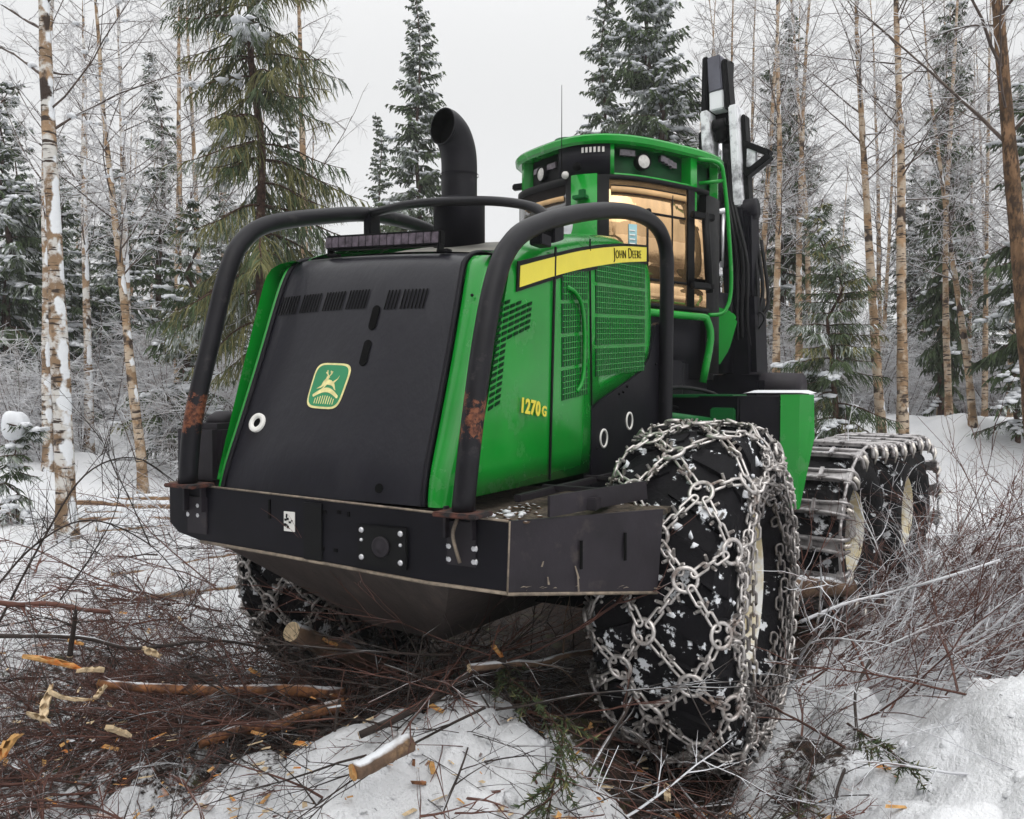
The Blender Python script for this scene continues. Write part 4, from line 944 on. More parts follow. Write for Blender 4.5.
def rim_mesh(R_, W, sg=1):
    b = new(True); q = [(-.42, .57), (-.40, .545), (-.30, .50), (.0, .44), (.03, .42), (.06, .30), (.09, .28), (.12, .16), (.20, .15), (.22, .10), (.22, 0)]
    b.lathe([(x * W, r * R_) for x, r in q], 48, 'x'); b.lathe([(.34 * W, .505 * R_), (.325 * W, .485 * R_), (.20 * W, .455 * R_), (.0 * W, .44 * R_)], 48, 'x')
    for i in range(12):
        a = 2 * math.pi * i / 12; b.blob((.115 * W, .22 * R_ * math.cos(a), .22 * R_ * math.sin(a)), (.02, .02, .02), 1, 1, 0)
    return b.mesh('wheel', ['rim'])
RR, RW = .805, .60
def surf(th, s, out=.012):
    """point and normal on the chained tyre: th round the wheel, s sideways from the centre along the surface"""
    W = RW; path = [(0, .99), (.30, .978), (.40, .955), (.455, .91), (.50, .84), (.525, .71), (.48, .60), (.40, .55)]
    P = [(x * W, r * RR) for x, r in path]; q = abs(s); i = 0
    while i < len(P) - 2:
        d = math.dist(P[i], P[i + 1])
        if q <= d: break
        q -= d; i += 1
    d = math.dist(P[i], P[i + 1]); t = min(1.2, q / d); x = P[i][0] + (P[i + 1][0] - P[i][0]) * t; r = P[i][1] + (P[i + 1][1] - P[i][1]) * t
    nx_, nr_ = -(P[i + 1][1] - P[i][1]) / d, (P[i + 1][0] - P[i][0]) / d
    sg = 1 if s >= 0 else -1; x += nx_ * out; r += nr_ * out
    return Vector((sg * x, r * math.cos(th), r * math.sin(th))), Vector((sg * nx_, nr_ * math.cos(th), nr_ * math.sin(th)))
def link(b, c, d, n, L_, W_, r, twist=0., seg=12, k=5):
    """one oval chain link, long axis d, lying in the surface with normal n"""
    d = (d - n * d.dot(n)).normalized(); s = n.cross(d).normalized()
    if twist: s, n = s * math.cos(twist) + n * math.sin(twist), n * math.cos(twist) - s * math.sin(twist)
    vs = []; fs = []; st = max(0, L_ - W_)
    for i in range(seg):
        a = 2 * math.pi * i / seg; ca, sa = math.cos(a), math.sin(a); off = st / 2 * (1 if ca > .01 else (-1 if ca < -.01 else 0))
        ctr = c + d * (ca * W_ / 2 + off) + s * (sa * W_ / 2); rad = d * ca + s * sa
        for j in range(k):
            t = 2 * math.pi * j / k; q = ctr + rad * (r * math.cos(t)) + n * (r * math.sin(t)); vs.append((q.x, q.y, q.z))
    for i in range(seg):
        for j in range(k):
            a = i * k + j; a2 = i * k + (j + 1) % k; c2 = ((i + 1) % seg) * k + (j + 1) % k; d2 = ((i + 1) % seg) * k + j; fs.append((a, a2, c2, d2))
    b.add(vs, fs, True)
def spike(b, p, d, L_, r):
    d = d.normalized(); u = d.orthogonal().normalized(); w = d.cross(u); vs = []
    for q, k in ((p, 1), (p + d * L_, .75)):
        for j in range(5): t = 2 * math.pi * j / 5; z = q + u * (r * k * math.cos(t)) + w * (r * k * math.sin(t)); vs.append(tuple(z))
    b.add(vs, [(j, (j + 1) % 5, (j + 1) % 5 + 5, j + 5) for j in range(5)] + [(9, 8, 7, 6, 5)], True)
def tyre_chain(seed):
    rg = random.Random(seed); b = new(True); Nn = 26; node = {}
    for i in range(Nn):
        th = 2 * math.pi * i / Nn
        for s_ in ((-.155, .155) if i % 2 == 0 else (-.31, 0., .31)):
            t2 = th + rg.gauss(0, .018); s2 = s_ + rg.gauss(0, .012); p, n = surf(t2, s2, .021); node[(i, s_)] = (t2, s2)
            e, _ = surf(t2 + .02, s2, .021); link(b, p, e - p, n + Vector((rg.gauss(0, .15), rg.gauss(0, .15), rg.gauss(0, .15))), .098, .098, .0094, 0, 18, 5)
    def strand(A, B, k):
        (t0, s0), (t1, s1) = A, B
        if t1 - t0 > math.pi: t1 -= 2 * math.pi
        if t0 - t1 > math.pi: t1 += 2 * math.pi
        p0, _ = surf(t0, s0); p1, _ = surf(t1, s1); full = (p1 - p0).length; m = .040 / full
        for j in range(k):
            a = m + (1 - 2 * m) * (j + .5) / k; th = t0 + (t1 - t0) * a; s_ = s0 + (s1 - s0) * a; p, n = surf(th, s_, .020); e, _ = surf(th + (t1 - t0) * .05, s_ + (s1 - s0) * .05, .020)
            d = e - p; Lk = (1 - 2 * m) * full / k + .024; Lk *= (1.12, .78, 1.12)[j] if k == 3 else 1
            link(b, p, d, n, Lk, .030, .0066, (.0 if j % 2 == 0 else 1.25) + rg.gauss(0, .2), 10, 5)
            if j % 2 == 1 or k == 2 or rg.random() < .45:
                sd = n.cross(d).normalized()
                for sg in (-1, 1):
                    spike(b, p + sd * sg * .014 - n * .01, n * 1.0 + sd * sg * .75 + d.normalized() * rg.gauss(0, .3), .036, .009)
    for i in range(Nn):
        i2 = (i + 1) % Nn
        for (ii, s_), A in list(node.items()):
            if ii != i: continue
            for (jj, s2), B in list(node.items()):
                if jj == i2 and abs(s_ - s2) < .2: strand(A, B, 3)
    # loose ends hanging down the side in front of the rim
    for sg in (-1, 1):
        for y0, top, bot in ((-.10, .52, -.52),):
            n2 = int((top - bot) / .052); 
            for k in range(n2):
                z = top - .052 * k; bow = .03 * math.sin(math.pi * k / n2); b.mi = 0 if rg.random() < .6 else 1
                link(b, Vector((sg * (.292 - bow + rg.gauss(0, .003)), y0 + .02 * math.sin(k * .7) , z)), Vector((0, .05, 1)), Vector((sg, .2, 0)), .066, .032, .007, 0 if k % 2 else 1.3, 10, 5)
    # side chains, tied up to the outer rings
    for sg in (-1, 1):
        for depth, cnt, r in ((.42, 80, .0072), (.50, 68, .007), (.565, 60, .0065)):
            prev = None
            for k in range(cnt):
                th = 2 * math.pi * k / cnt; wob = .018 * math.sin(th * 12 + depth * 9) + rg.gauss(0, .006); p, n = surf(th, sg * (depth + wob), .016); e, _ = surf(th + .05, sg * (depth + wob), .016)
                b.mi = 1 if depth > .45 else 0; per = (e - p).length / .05 * 2 * math.pi / cnt; link(b, p, e - p, n, per + .022, .040, r, (0 if k % 2 else 1.35), 10, 5)
        b.mi = 0
        for (ii, s_), A in list(node.items()):
            if abs(s_) > .3 and s_ * sg > 0:
                for dth in (-.11, .11): strand(A, (A[0] + dth, sg * .42), 2)
            elif s_ * sg > 0: pass
    return b
ty, _ = tyre(RR, RW, 20, .014, ['rubber'], 'tyre'); rm = rim_mesh(RR, RW); ch = tyre_chain(5).mesh('tyre_chain', ['chain', 'chain_dark'])
b = new(True); rg = random.Random(17)
for k in range(260):
    p, n = surf(rg.uniform(0, 6.283), rg.uniform(-.42, .40), -.004); r = rg.choice([.006, .008, .010, .013, .018]) * rg.uniform(.6, 1.3); b.blob(tuple(p), (r, r * rg.uniform(.6, 1.4), r * rg.uniform(.6, 1.4)), k, 1, .9)
tsn = b.mesh('packed_snow', ['snowlump'])
def wheel(loc, rz):
    w = bpy.data.objects.new('wheel', rm); COL.objects.link(w); w.parent = H; w.location = Vector(loc) - Vector(HO); w.rotation_euler = (0, 0, rz)
    for nm, me_ in (('tyre', ty), ('tyre_chain', ch), ('packed_snow', tsn)):
        o = bpy.data.objects.new(nm, me_); COL.objects.link(o); o.parent = w
        if nm == 'packed_snow': o['kind'] = 'stuff'
    return w
wheel((1.25, 1.35, .865), 0); wl_ = wheel((-.98, 1.45, .865), math.pi)

# front bogies with steel tracks
FB = Matrix.Translation((0, 3.0, 0)) @ Matrix.Rotation(-A11, 4, 'Z')
BR, BW, BX, BY = .66, .60, 1.10, 1.6
fty, _ = tyre(BR, BW, 16, .02, ['rubber_clean'], 'tyre'); frm = rim_mesh(BR, BW)
def shoe():
    b = new(True); W = .74
    for dz, dy, r in ((.0, -.045, .015), (.0, .045, .015)):
        pts = [(-W / 2 - .01, dy, -.10), (-W / 2, dy, -.02), (-W / 2 + .05, dy, .0), (-.18, dy * .8, .006), (.18, dy * .8, .006), (W / 2 - .05, dy, .0), (W / 2, dy, -.02), (W / 2 + .01, dy, -.10)]
        b.tube(bez(pts, 3), r, 6)
    b.smooth = False; b.box((0, 0, -.010), (W * .86, .11, .014), .003)
    for x in (-W / 2 + .03, W / 2 - .03): b.box((x, 0, -.012), (.05, .15, .03), .005)
    for x in (-.14, .14): b.box((x, 0, .012), (.03, .12, .016), .003)
    # curved side tooth that holds the tyre
    b.smooth = True
    for x, s_ in ((-W / 2 - .005, -1), (W / 2 + .005, 1)): b.mi = 1; b.tube([(x, 0, -.02), (x + s_ * .02, 0, -.07), (x + s_ * .006, 0, -.15)], [.017, .016, .005], 5)
    return b.mesh('track_shoe', ['track', 'tooth'])
shm = shoe()
def track_path(Lc, Rr, n):
    tot = 2 * Lc + 2 * math.pi * Rr; out = []
    for i in range(n):
        s = tot * i / n
        if s < Lc: out.append((s, Rr - .03 * math.sin(math.pi * s / Lc), 0.))
        elif s < Lc + math.pi * Rr: a = (s - Lc) / Rr; out.append((Lc + Rr * math.sin(a), Rr * math.cos(a), -a))
        elif s < 2 * Lc + math.pi * Rr: q = s - Lc - math.pi * Rr; out.append((Lc - q, -Rr, math.pi))
        else: a = (s - 2 * Lc - math.pi * Rr) / Rr; out.append((-Rr * math.sin(a), -Rr * math.cos(a), math.pi - a))
    return out
def bogie(sg):
    for k in (0, 1.5):
        w = bpy.data.objects.new('wheel', frm); COL.objects.link(w); w.parent = H; w.location = (FB @ Vector((sg * BX, BY + k, .72))) - Vector(HO); w.rotation_euler = (0, 0, -A11 + (math.pi if sg < 0 else 0))
        o = bpy.data.objects.new('tyre', fty); COL.objects.link(o); o.parent = w
    b = new(); pth = track_path(1.5, BR + .03, 120)
    for x in (-.345, .345):
        for i in range(120):
            y, z, a = pth[i]; y2, z2, _ = pth[(i + 1) % 120]
            b.smooth = True; b.tube([(x, y, z), (x, y2, z2)], .012, 5, i % 2 == 0)
    b.smooth = False; b.box((0, .75, 0), (.3, 1.3, .25), .04)
    t = bpy.data.objects.new('bogie_track', b.mesh('bogie_track', ['track'])); COL.objects.link(t); t.parent = H; t.location = (FB @ Vector((sg * BX, BY, .72))) - Vector(HO); t.rotation_euler = (0, 0, -A11)
    for y, z, a in track_path(1.5, BR + .035, 27):
        o = bpy.data.objects.new('track_shoe', shm); COL.objects.link(o); o.parent = t; o.location = (0, y, z); o.rotation_euler = (a, 0, 0)
    b = new(True); b.box((0, .0, .0), (.9, .3, .3), .05)
bogie(1); bogie(-1)
def fb_(p): return FB @ Vector(p)
b = new(); b.T = FB; b.box((0, 2.3, 1.0), (.9, 3.4, .45), .06); b.box((0, 2.35, .74), (2.1, .35, .35), .05); b.box((0, 3.95, .9), (1.2, .12, .7), .03); b.box((.2, .75, 1.38), (.75, .75, .5), .05); part(b, 'front_frame', 'black')
b = new(True); b.T = FB
rg = random.Random(5)
for k in range(9):
    x = .25 + .055 * k; b.tube(bez([(x, -.35, 1.55 + rg.uniform(0, .2)), (x + rg.uniform(-.1, .1), .0, 1.72 + rg.uniform(-.1, .15)), (x + rg.uniform(-.1, .15), .5, 1.6 + rg.uniform(-.1, .2)), (x * .8, .95, 1.55)], 5), .016, 6)
part(b, 'hydraulic_hose', 'hose')
b = new(True); b.tube([(.62, 2.2, 1.70), (.98, 2.75, 1.62)], .028, 8); b.smooth = False; b.box((1.0, 2.72, 1.64), (.16, .16, .17), .01); b.box((.78, 3.0, 1.80), (.50, .40, .02), .005); part(b, 'steering_joint', 'green_dark')
# green end plate and black box behind the rear wheel
b = new()
Q = lambda x, y: (x, y)
b.prism([(1.10, 2.66), (1.352, 2.756), (1.372, 3.4), (.55, 3.4), (.55, 2.9)], 'z', 1.10, 1.80, .01); mb_ = part(b, 'tool_box', 'black')
b = new(); gp = [(1.345, 2.745, 1.808), (1.475, 2.80, 1.812), (1.525, 2.90, 1.808), (1.528, 2.90, 1.50), (1.47, 2.85, 1.09), (1.42, 2.79, 1.085), (1.345, 2.745, 1.13)]
gf = [(1.345, 2.735, 1.81), (1.455, 2.775, 1.812), (1.445, 2.772, 1.085), (1.345, 2.735, 1.12)]; ge = [(1.455, 2.775, 1.812), (1.525, 2.87, 1.81), (1.530, 2.875, 1.54), (1.455, 2.80, 1.085), (1.445, 2.772, 1.085)]
for poly, dx, dy in ((gf, -.008, .02), (ge, -.02, .012)):
    n = len(poly); vv = poly + [(p[0] + dx, p[1] + dy, p[2]) for p in poly]; b.add(vv, [tuple(range(n - 1, -1, -1)), tuple(range(n, 2 * n))] + [(i, (i + 1) % n, (i + 1) % n + n, i + n) for i in range(n)], False)
part(b, 'end_plate', 'green', mb_)
b = new(True); rows = []
rr_ = random.Random(3)
for i in range(9):
    t = i / 8; rows.append([(1.12 + .40 * t - .02 + .01 * rr_.random(), 2.68 + .18 * t - .01 + .7 * q * (1 - .2 * t), 1.812 + .028 * math.sin(math.pi * min(1, q * 1.0 + .12)) * (1 if 0 < i < 8 else .3)) for q in np.linspace(0, .45, 6)])
b.grid(rows[::-1]); part(b, 'snow_cap', 'snowlump', mb_)

# cab: rounded plan turned to the right, tinted curved panes, green roof
CX, CY, CA = -.015, 3.38, R(-30)
CT = Matrix.Translation((CX, CY, 0)) @ Matrix.Rotation(CA, 4, 'Z')
def plan(t, hw=.66, hl=.70, e=3.0):
    """superellipse outline; t=0 right side, going through the rear at t=-90"""
    c_, s_ = math.cos(t), math.sin(t); k = (abs(c_) ** e + abs(s_) ** e) ** (-1 / e); return hw * c_ * k, hl * s_ * k
def ctilt(p): return p[2] - .05 * (p[0] - CX)
def wall(mb, t0, t1, z0, z1, out=0., n=10, thick=.02, z0b=None, z1b=None):
    rows = []
    for i in range(n + 1):
        t = R(t0 + (t1 - t0) * i / n); f = i / n; a0 = z0 + ((z0b if z0b is not None else z0) - z0) * f; a1 = z1 + ((z1b if z1b is not None else z1) - z1) * f; row = []
        for o, z in ((out - thick, a0), (out, a0), (out, (a0 + a1) / 2), (out, a1), (out - thick, a1)):
            x, y = plan(t, .66 + o, .70 + o); p = CT @ Vector((x, y, z)); row.append((p.x, p.y, ctilt(p)))
        rows.append(row)
    mb.grid(rows); mb.add(rows[0], [(4, 3, 2, 1, 0)], False); mb.add(rows[-1], [(0, 1, 2, 3, 4)], False)
# cab body
b = new(True); wall(b, -180, 180, 1.95, 2.46, -.03, 48, .02); cabw = part(b, 'cab_body', 'black')
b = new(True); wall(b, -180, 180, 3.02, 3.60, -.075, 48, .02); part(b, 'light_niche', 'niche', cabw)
b = new(True)
def disc(mb, z, o, zt_=None, n=60, rings=6, h=0.):
    rows = []
    for k in range(rings + 1):
        q = k / rings; row = []
        for i in range(n):
            t = 2 * math.pi * i / n; x, y = plan(t, (.66 + o) * q + .001, (.70 + o) * q + .001, 3.0 if q > .5 else 2.4); p = CT @ Vector((x, y, z + h * (1 - q * q))); row.append((p.x, p.y, ctilt(p)))
        rows.append(row)
    mb.grid(rows[::-1] if h >= 0 else rows, True)
disc(b, 3.605, .02, h=.085)
for z0, z1, o0, o1 in ((3.605, 3.59, .02, .032), (3.59, 3.555, .032, .03), (3.555, 3.54, .03, .012), (3.54, 3.54, .012, -.08)):
    rows = []
    for z, o in ((z0, o0), (z1, o1)):
        rows.append([(lambda p: (p.x, p.y, ctilt(p)))(CT @ Vector((*plan(2 * math.pi * i / 60, .66 + o, .70 + o), z))) for i in range(60)])
    b.grid(rows, True)
roof = part(b, 'cab_roof', 'green')
b = new(True); p = CT @ Vector((-.05, -.45, 3.66)); b.lathe([(0, 0), (0, .10), (.045, .09), (.06, .0)][::1], 24, 'z', (p.x, p.y, ctilt(p) + .0)); part(b, 'roof_hatch', 'green_dark', roof)
b = new(True); rg = random.Random(4)
rows = []
for k in range(5):
    q = k / 4 * .8; rows.append([(lambda p: (p.x, p.y, ctilt(p)))(CT @ Vector((.66 * q * math.cos(t) , .7 * q * math.sin(t), 3.60 + .085 * (1 - q * q) + .025 * (1 - (q / .8) ** 3) - .003))) for t in np.linspace(0, 2 * math.pi, 32, endpoint=False)])
b.grid(rows[::-1], True); part(b, 'roof_snow', 'snowlump', roof)
b = new(True)      # green surrounds of the niches
wall(b, -41, -38.5, 3.33, 3.56, .0, 3, .08); wall(b, 11, 16, 2.95, 3.56, .005, 4, .08); wall(b, -39, 13, 3.325, 3.345, .0, 20, .08); wall(b, -118, -114, 3.30, 3.55, .0, 3, .08); wall(b, -180, -150, 3.2, 3.56, -.005, 8, .05); wall(b, 40, 180, 3.2, 3.56, -.005, 24, .05)
part(b, 'niche_frame', 'green', cabw)
b = new(True); wall(b, -72, -40.5, 3.335, 3.545, .008, 10, .07); bb = part(b, 'roof_fan_box', 'black')
def cab_pt(tdeg, z, o=0.):
    t = R(tdeg); x, y = plan(t, .66 + o, .70 + o); x2, y2 = plan(t + .01, .66 + o, .70 + o); p = CT @ Vector((x, y, z)); q = CT @ Vector((x2, y2, z)); d = (q - p).normalized(); n = Vector((d.y, -d.x, 0)); return Vector((p.x, p.y, ctilt(p))), d, n
def cabT(tdeg, z, o=0.): p, d, n = cab_pt(tdeg, z, o); return Matrix(((d.x, 0, n.x, p.x), (d.y, 0, n.y, p.y), (d.z, 1, n.z, p.z), (0, 0, 0, 1)))
b = new()
for i in range(6): slab(b, [(-.008, -.018), (.008, -.018), (.008, .018), (-.008, .018)], cabT(-55 + i * 2.2, 3.50, .010))
part(b, 'vent_slot', 'lens', bb)
b = new(True); b.T = cabT(-58, 3.39, .010); b.lathe([(0, .03), (.02, .03), (.02, 0)], 14, 'z'); b.T = None; part(b, 'knob', 'hole', bb)
b = new(True); b.T = cabT(-66, 3.345, .010); b.lathe([(0, .028), (.02, .024), (.024, 0)], 14, 'z'); b.T = None; part(b, 'small_lamp', 'lens', bb)
for t, z, r in ((-22, 3.45, .052), (-96, 3.42, .05)):
    b = new(True); b.T = cabT(t, z, -.06); b.lathe([(-.02, .055), (.035, .058), (.04, .052), (.03, .045)], 20, 'z'); b.T = None; wl2 = part(b, 'work_lamp', 'decal_black')
    b = new(True); b.T = cabT(t, z, -.06); b.lathe([(.032, .046), (.040, .03), (.042, 0)], 20, 'z'); b.T = None; part(b, 'lens', 'lens', wl2)
b = new()
for t, z in ((-34, 3.50), (-31.5, 3.50), (-29, 3.50), (-7, 3.50), (-4, 3.49), (-1, 3.48), (2, 3.47)): slab(b, [(-.025, -.02), (.025, -.02), (.022, .02), (-.022, .02)], cabT(t, z, -.073), .03)
for t in (-106, -103, -88, -85, -82): slab(b, [(-.025, -.02), (.025, -.02), (.022, .02), (-.022, .02)], cabT(t, 3.46, -.073), .03)
parts(b, 'niche_lamp', 'lens_dark', cabw)
b = new(); 
for t0, t1 in ((-112, -74), ): wall(b, t0, t1, 3.26, 3.545, -.06, 8, .01)
part(b, 'niche_back', 'decal_black', cabw)  # black backing painted in for the shade inside the rear niche
# panes
b = new(True); wall(b, -41, 8, 2.64, 3.30, .004, 24, .012); pn = part(b, 'rear_side_pane', 'amber')
b = new(True); wall(b, -41, 24, 2.47, 2.625, .008, 26, .012); part(b, 'lower_pane', 'amber', pn)
b = new(True); wall(b, -150, -66, 2.47, 3.28, .004, 26, .012); pn2 = part(b, 'rear_pane', 'glass_dark')
b = new(True); wall(b, 13, 24, 2.68, 3.14, .006, 6, .012); part(b, 'door_pane', 'amber', pn)
b = new(True)      # dark frame lines laid on the panes
wall(b, -40, 7, 3.255, 3.262, .009, 20, .004); wall(b, -40, 7, 3.205, 3.210, .009, 20, .004)
wall(b, -20.5, -19.6, 2.66, 3.10, .010, 2, .004); wall(b, -40, 7, 3.085, 3.098, .009, 20, .004); wall(b, -3.2, -2.6, 2.66, 3.24, .009, 2, .004)
for t in (-38, -20): b.T = cabT(t, 3.10, .006); b.lathe([(0, .022), (.016, .02), (.016, 0)], 12, 'z'); b.T = None
part(b, 'pane_fitting', 'decal_black', pn)
b = new(True); wall(b, -40, 7.5, 3.215, 3.252, .008, 20, .004); wall(b, -30, -27, 2.66, 3.08, .0075, 3, .004); parts(b, 'pane_edge', 'pane_strip', pn)
b = new(True); wall(b, -110, -68, 3.17, 3.205, .008, 10, .004); part(b, 'pane_edge', 'pane_strip', pn2)
b = new(); wall(b, -31, -26.5, 2.80, 3.0, .010, 3, .003); stn = part(b, 'notice_sticker', mat('pale_blue_sticker', (.25, .45, .48), .4), pn)
b = new()
for i in range(5): wall(b, -30.5, -27.5, 2.83 + i * .03, 2.84 + i * .03, .012, 3, .002)
part(b, 'sticker_print', 'white', stn)
# frames
b = new(True); wall(b, 8, 13, 2.47, 3.30, .02, 4, .05); wall(b, 24, 60, 2.0, 3.30, .005, 16, .05); wall(b, -66, -62, 2.44, 3.33, .01, 3, .05); wall(b, -47, -41, 2.44, 3.33, .012, 4, .05); wall(b, -41, 26, 3.30, 3.33, .012, 26, .05); wall(b, -41, 26, 2.44, 2.47, .012, 26, .05); wall(b, -41, 9, 2.625, 2.64, .012, 20, .03); wall(b, -150, -66, 3.28, 3.33, .012, 30, .05); wall(b, 60, 210, 2.44, 3.33, .0, 40, .03)
part(b, 'window_frame', 'decal_black', cabw)
b = new(True); wall(b, -62, -47, 2.3, 3.335, .016, 6, .05); cpl = part(b, 'corner_post', 'green')
b = new(True); b.T = cabT(-55, 3.17, .016); b.smooth = False; b.box((0, .0, .03), (.10, .025, .06), .004); b.box((.01, .03, .02), (.05, .05, .03), .006); b.T = None; part(b, 'latch', 'green_dark', cpl)
b = new(True); 
for z in (3.12, 2.62): b.T = cabT(12, z, .03); b.smooth = False; b.box((.06, 0, .02), (.22, .05, .04), .008); b.T = None
b.smooth = True; p0, d0, n0 = cab_pt(18, 3.15, .05); p1, d1, n1 = cab_pt(22, 2.58, .05); b.tube([tuple(p0), tuple(p1)], .028, 10); part(b, 'door_hinge_bar', 'decal_black', cabw)
# green frame tube under the panes and the guard rail beside the cab
b = new(True)
pts = [cab_pt(t, 2.40, .045)[0] for t in range(-70, 20, 8)]; p_, _, _ = cab_pt(20, 2.38, .05); q_, _, _ = cab_pt(23, 2.25, .05); q2, _, _ = cab_pt(20, 1.93, .02)
b.tube(bez([tuple(p) for p in pts] + [tuple(p_), tuple(q_), tuple(q2)], 3), .028, 10); part(b, 'cab_frame_tube', 'green')
b = new(True)
a1, _, _ = cab_pt(14, 3.53, .03); a2, _, _ = cab_pt(20, 3.50, .13); a3, _, _ = cab_pt(22, 3.38, .15); a4, _, _ = cab_pt(26, 3.0, .15); a5, _, _ = cab_pt(28, 2.62, .15); a6, _, _ = cab_pt(26, 2.45, .12); a7, _, _ = cab_pt(22, 2.42, .04)
b.tube(bez([tuple(a) for a in (a1, a2, a3, a4, a5, a6, a7)], 5), .015, 8); b.tube([tuple(a3), tuple(cab_pt(16, 3.36, .02)[0])], .014, 6); part(b, 'guard_rail', 'green')
b = new(True); p, d, n = cab_pt(-135, 3.42, .02); b.smooth = False; b.box(tuple(p), (.10, .05, .05), .01); part(b, 'mirror_arm', 'decal_black', cabw)
b = new(True); p, _, _ = cab_pt(-68, 3.36, .03); b.tube([tuple(p), (p.x, p.y, 3.98)], .004, 5, r1=.002); part(b, 'antenna', 'decal_black')
b = new(); b.prism([(-.45, 2.6), (.42, 2.5), (.62, 3.05), (.55, 3.9), (-.5, 4.0)], 'z', 1.35, 2.05, .02); part(b, 'cab_pedestal', 'black')
b = new(True)      # snow piled at the cab's rear behind the cross rail
b.blob((-.12, 2.30, 2.86), (.20, .14, .13), 4, 3, .5); part(b, 'snow_pile', 'snowlump')
b = new(True); rg = random.Random(9)
part_b = None

# crane
KO = Vector((.60, 4.62, 0))
cu_ = Vector((math.cos(R(-8)), math.sin(R(-8)), 0)); cn_ = Vector((.33, -.94, 0)).normalized()
def K(px, py, out=0.): # crane drawn in its own upright plane: local sideways (m), height (m), towards the rear
    return (KO + cu_ * px + Vector((0, 0, py)) - Vector((cu_.y, -cu_.x, 0)) * -out * 1.0)
KT = Matrix(((cu_.x, cu_.y, 0, KO.x), (cu_.y, -cu_.x, 0, KO.y), (0, 0, 1, 0), (0, 0, 0, 1)))     # local: x sideways, y towards the rear, z up
def kbeam(mb, p0, p1, w, dpt, bev=.01, yoff=0.):
    """rectangular beam between two points of the crane plane"""
    a = Vector((p0[0], yoff + (p0[2] if len(p0) > 2 else 0), p0[1])); c = Vector((p1[0], yoff + (p1[2] if len(p1) > 2 else 0), p1[1])); d = c - a; L_ = d.length; z = d.normalized(); x = Vector((1, 0, 0)); x = (x - z * x.dot(z)).normalized(); y = z.cross(x)
    Rm = Matrix((x, y, z)).transposed(); old = mb.T; mb.T = KT; mb.box((a + c) / 2, (w, dpt, L_), bev, Rm); mb.T = old
b = new()
kbeam(b, (.10, 1.75), (.06, 2.68), .30, .36, .05); kbeam(b, (.06, 2.62), (.0, 3.40), .25, .25, .03); b.T = KT; b.smooth = True; b.lathe([(-.22, .0), (-.22, .09), (.22, .09), (.22, 0)], 20, 'x', (-.04, .0, 3.40)); b.lathe([(-.26, 0), (-.26, .05), (-.22, .05)], 16, 'x', (-.04, 0, 3.40)); b.T = None
kbeam(b, (.14, 2.4), (.12, 3.35), .09, .22, .02); pil = part(b, 'crane_pillar', 'black')
b = new(True); b.T = KT; b.tube([(-.10, .19, 2.62), (-.14, .17, 2.97)], .042, 14); b.tube([(-.13, .15, 2.45), (-.16, .15, 3.02)], .012, 6); b.T = None; part(b, 'lift_cylinder_rod', 'chrome', pil)
b = new(True); b.T = KT; b.tube([(-.14, .16, 2.95), (-.17, .14, 3.55)], .075, 14); b.tube([(-.06, .20, 1.98), (-.10, .19, 2.66)], .115, 16); b.T = None; part(b, 'lift_cylinder', 'black', pil)
# boom: two snowy side rails with a cross piece, a cylinder between them, dark link arms at the head
b = new()
kbeam(b, (-.215, 3.45), (-.27, 4.30), .075, .20, .012); kbeam(b, (.045, 3.42), (-.01, 4.30), .075, .20, .012); kbeam(b, (-.29, 4.32), (.01, 4.32), .10, .20, .012)
kbeam(b, (-.17, 4.30), (-.175, 4.47), .13, .15, .01, -.02)
boom = part(b, 'crane_boom', 'boom')
b = new(); kbeam(b, (-.175, 4.46), (-.20, 4.77), .125, .13, .01, .0); part(b, 'boom_extension', mat('blue_grey_steel', (.10, .10, .125), .5, var=.2), boom)
b = new(); kbeam(b, (-.285, 4.28), (-.275, 4.78), .05, .14, .01); kbeam(b, (-.06, 4.28), (-.10, 4.72), .05, .14, .01); kbeam(b, (-.295, 4.75), (-.075, 4.75), .09, .16, .03); kbeam(b, (-.21, 4.2), (-.19, 4.75), .22, .06, .01, -.10); kbeam(b, (-.09, 3.35), (-.135, 4.28), .30, .03, .01, -.12); kbeam(b, (.105, 3.42), (.06, 4.22), .035, .12, .008, -.03); kbeam(b, (-.30, 3.3), (-.335, 4.15), .05, .14, .01, -.06)
part(b, 'link_arm', 'decal_black', boom)
b = new(True); b.T = KT; b.tube([(-.145, .0, 3.80), (-.15, .0, 4.08)], .028, 12); b.T = None; part(b, 'boom_cylinder_rod', 'chrome', boom)
b = new(True); b.T = KT; b.tube([(-.13, .0, 3.36), (-.145, .0, 3.82)], .062, 14); b.tube([(-.15, .0, 4.04), (-.155, .0, 4.20)], .05, 12); b.tube([(-.205, .02, 4.17), (-.10, .02, 4.17)], .055, 12); b.T = None; part(b, 'boom_cylinder', 'decal_black', boom)
b = new()
kbeam(b, (.07, 3.97), (.30, 3.845), .05, .09, .008); kbeam(b, (.08, 3.69), (.30, 3.83), .055, .10, .008); hb = part(b, 'hose_guard', 'decal_black', boom)
b = new(); kbeam(b, (.13, 3.76), (.135, 3.92), .08, .05, .004); part(b, 'guard_web', 'boom', hb)
b = new(True); b.T = KT; rg = random.Random(2)
for i in range(4):
    x = .0 + .06 * i; pts = [(x, .05, 2.0), (x + .05 * rg.uniform(-1, 1), .16 + .06 * rg.random(), 2.4), (x * .8 + .04 * rg.random(), .14 + .05 * rg.random(), 2.9), (x * .5 - .02, .14, 3.3), (-.10 + .02 * i, .02, 3.6), (-.12 + .015 * i, -.02, 4.0)]
    b.tube(bez(pts, 5), .015, 6)
for k in range(3): b.tube(bez([(.13 + .02 * k, -.04 - .05 * k, 3.15), (.19 + .03 * k, -.05 * k, 2.8 - .1 * k), (.21 - .02 * k, .05 - .04 * k, 2.4), (.16, -.05, 2.0)], 5), .016, 6)
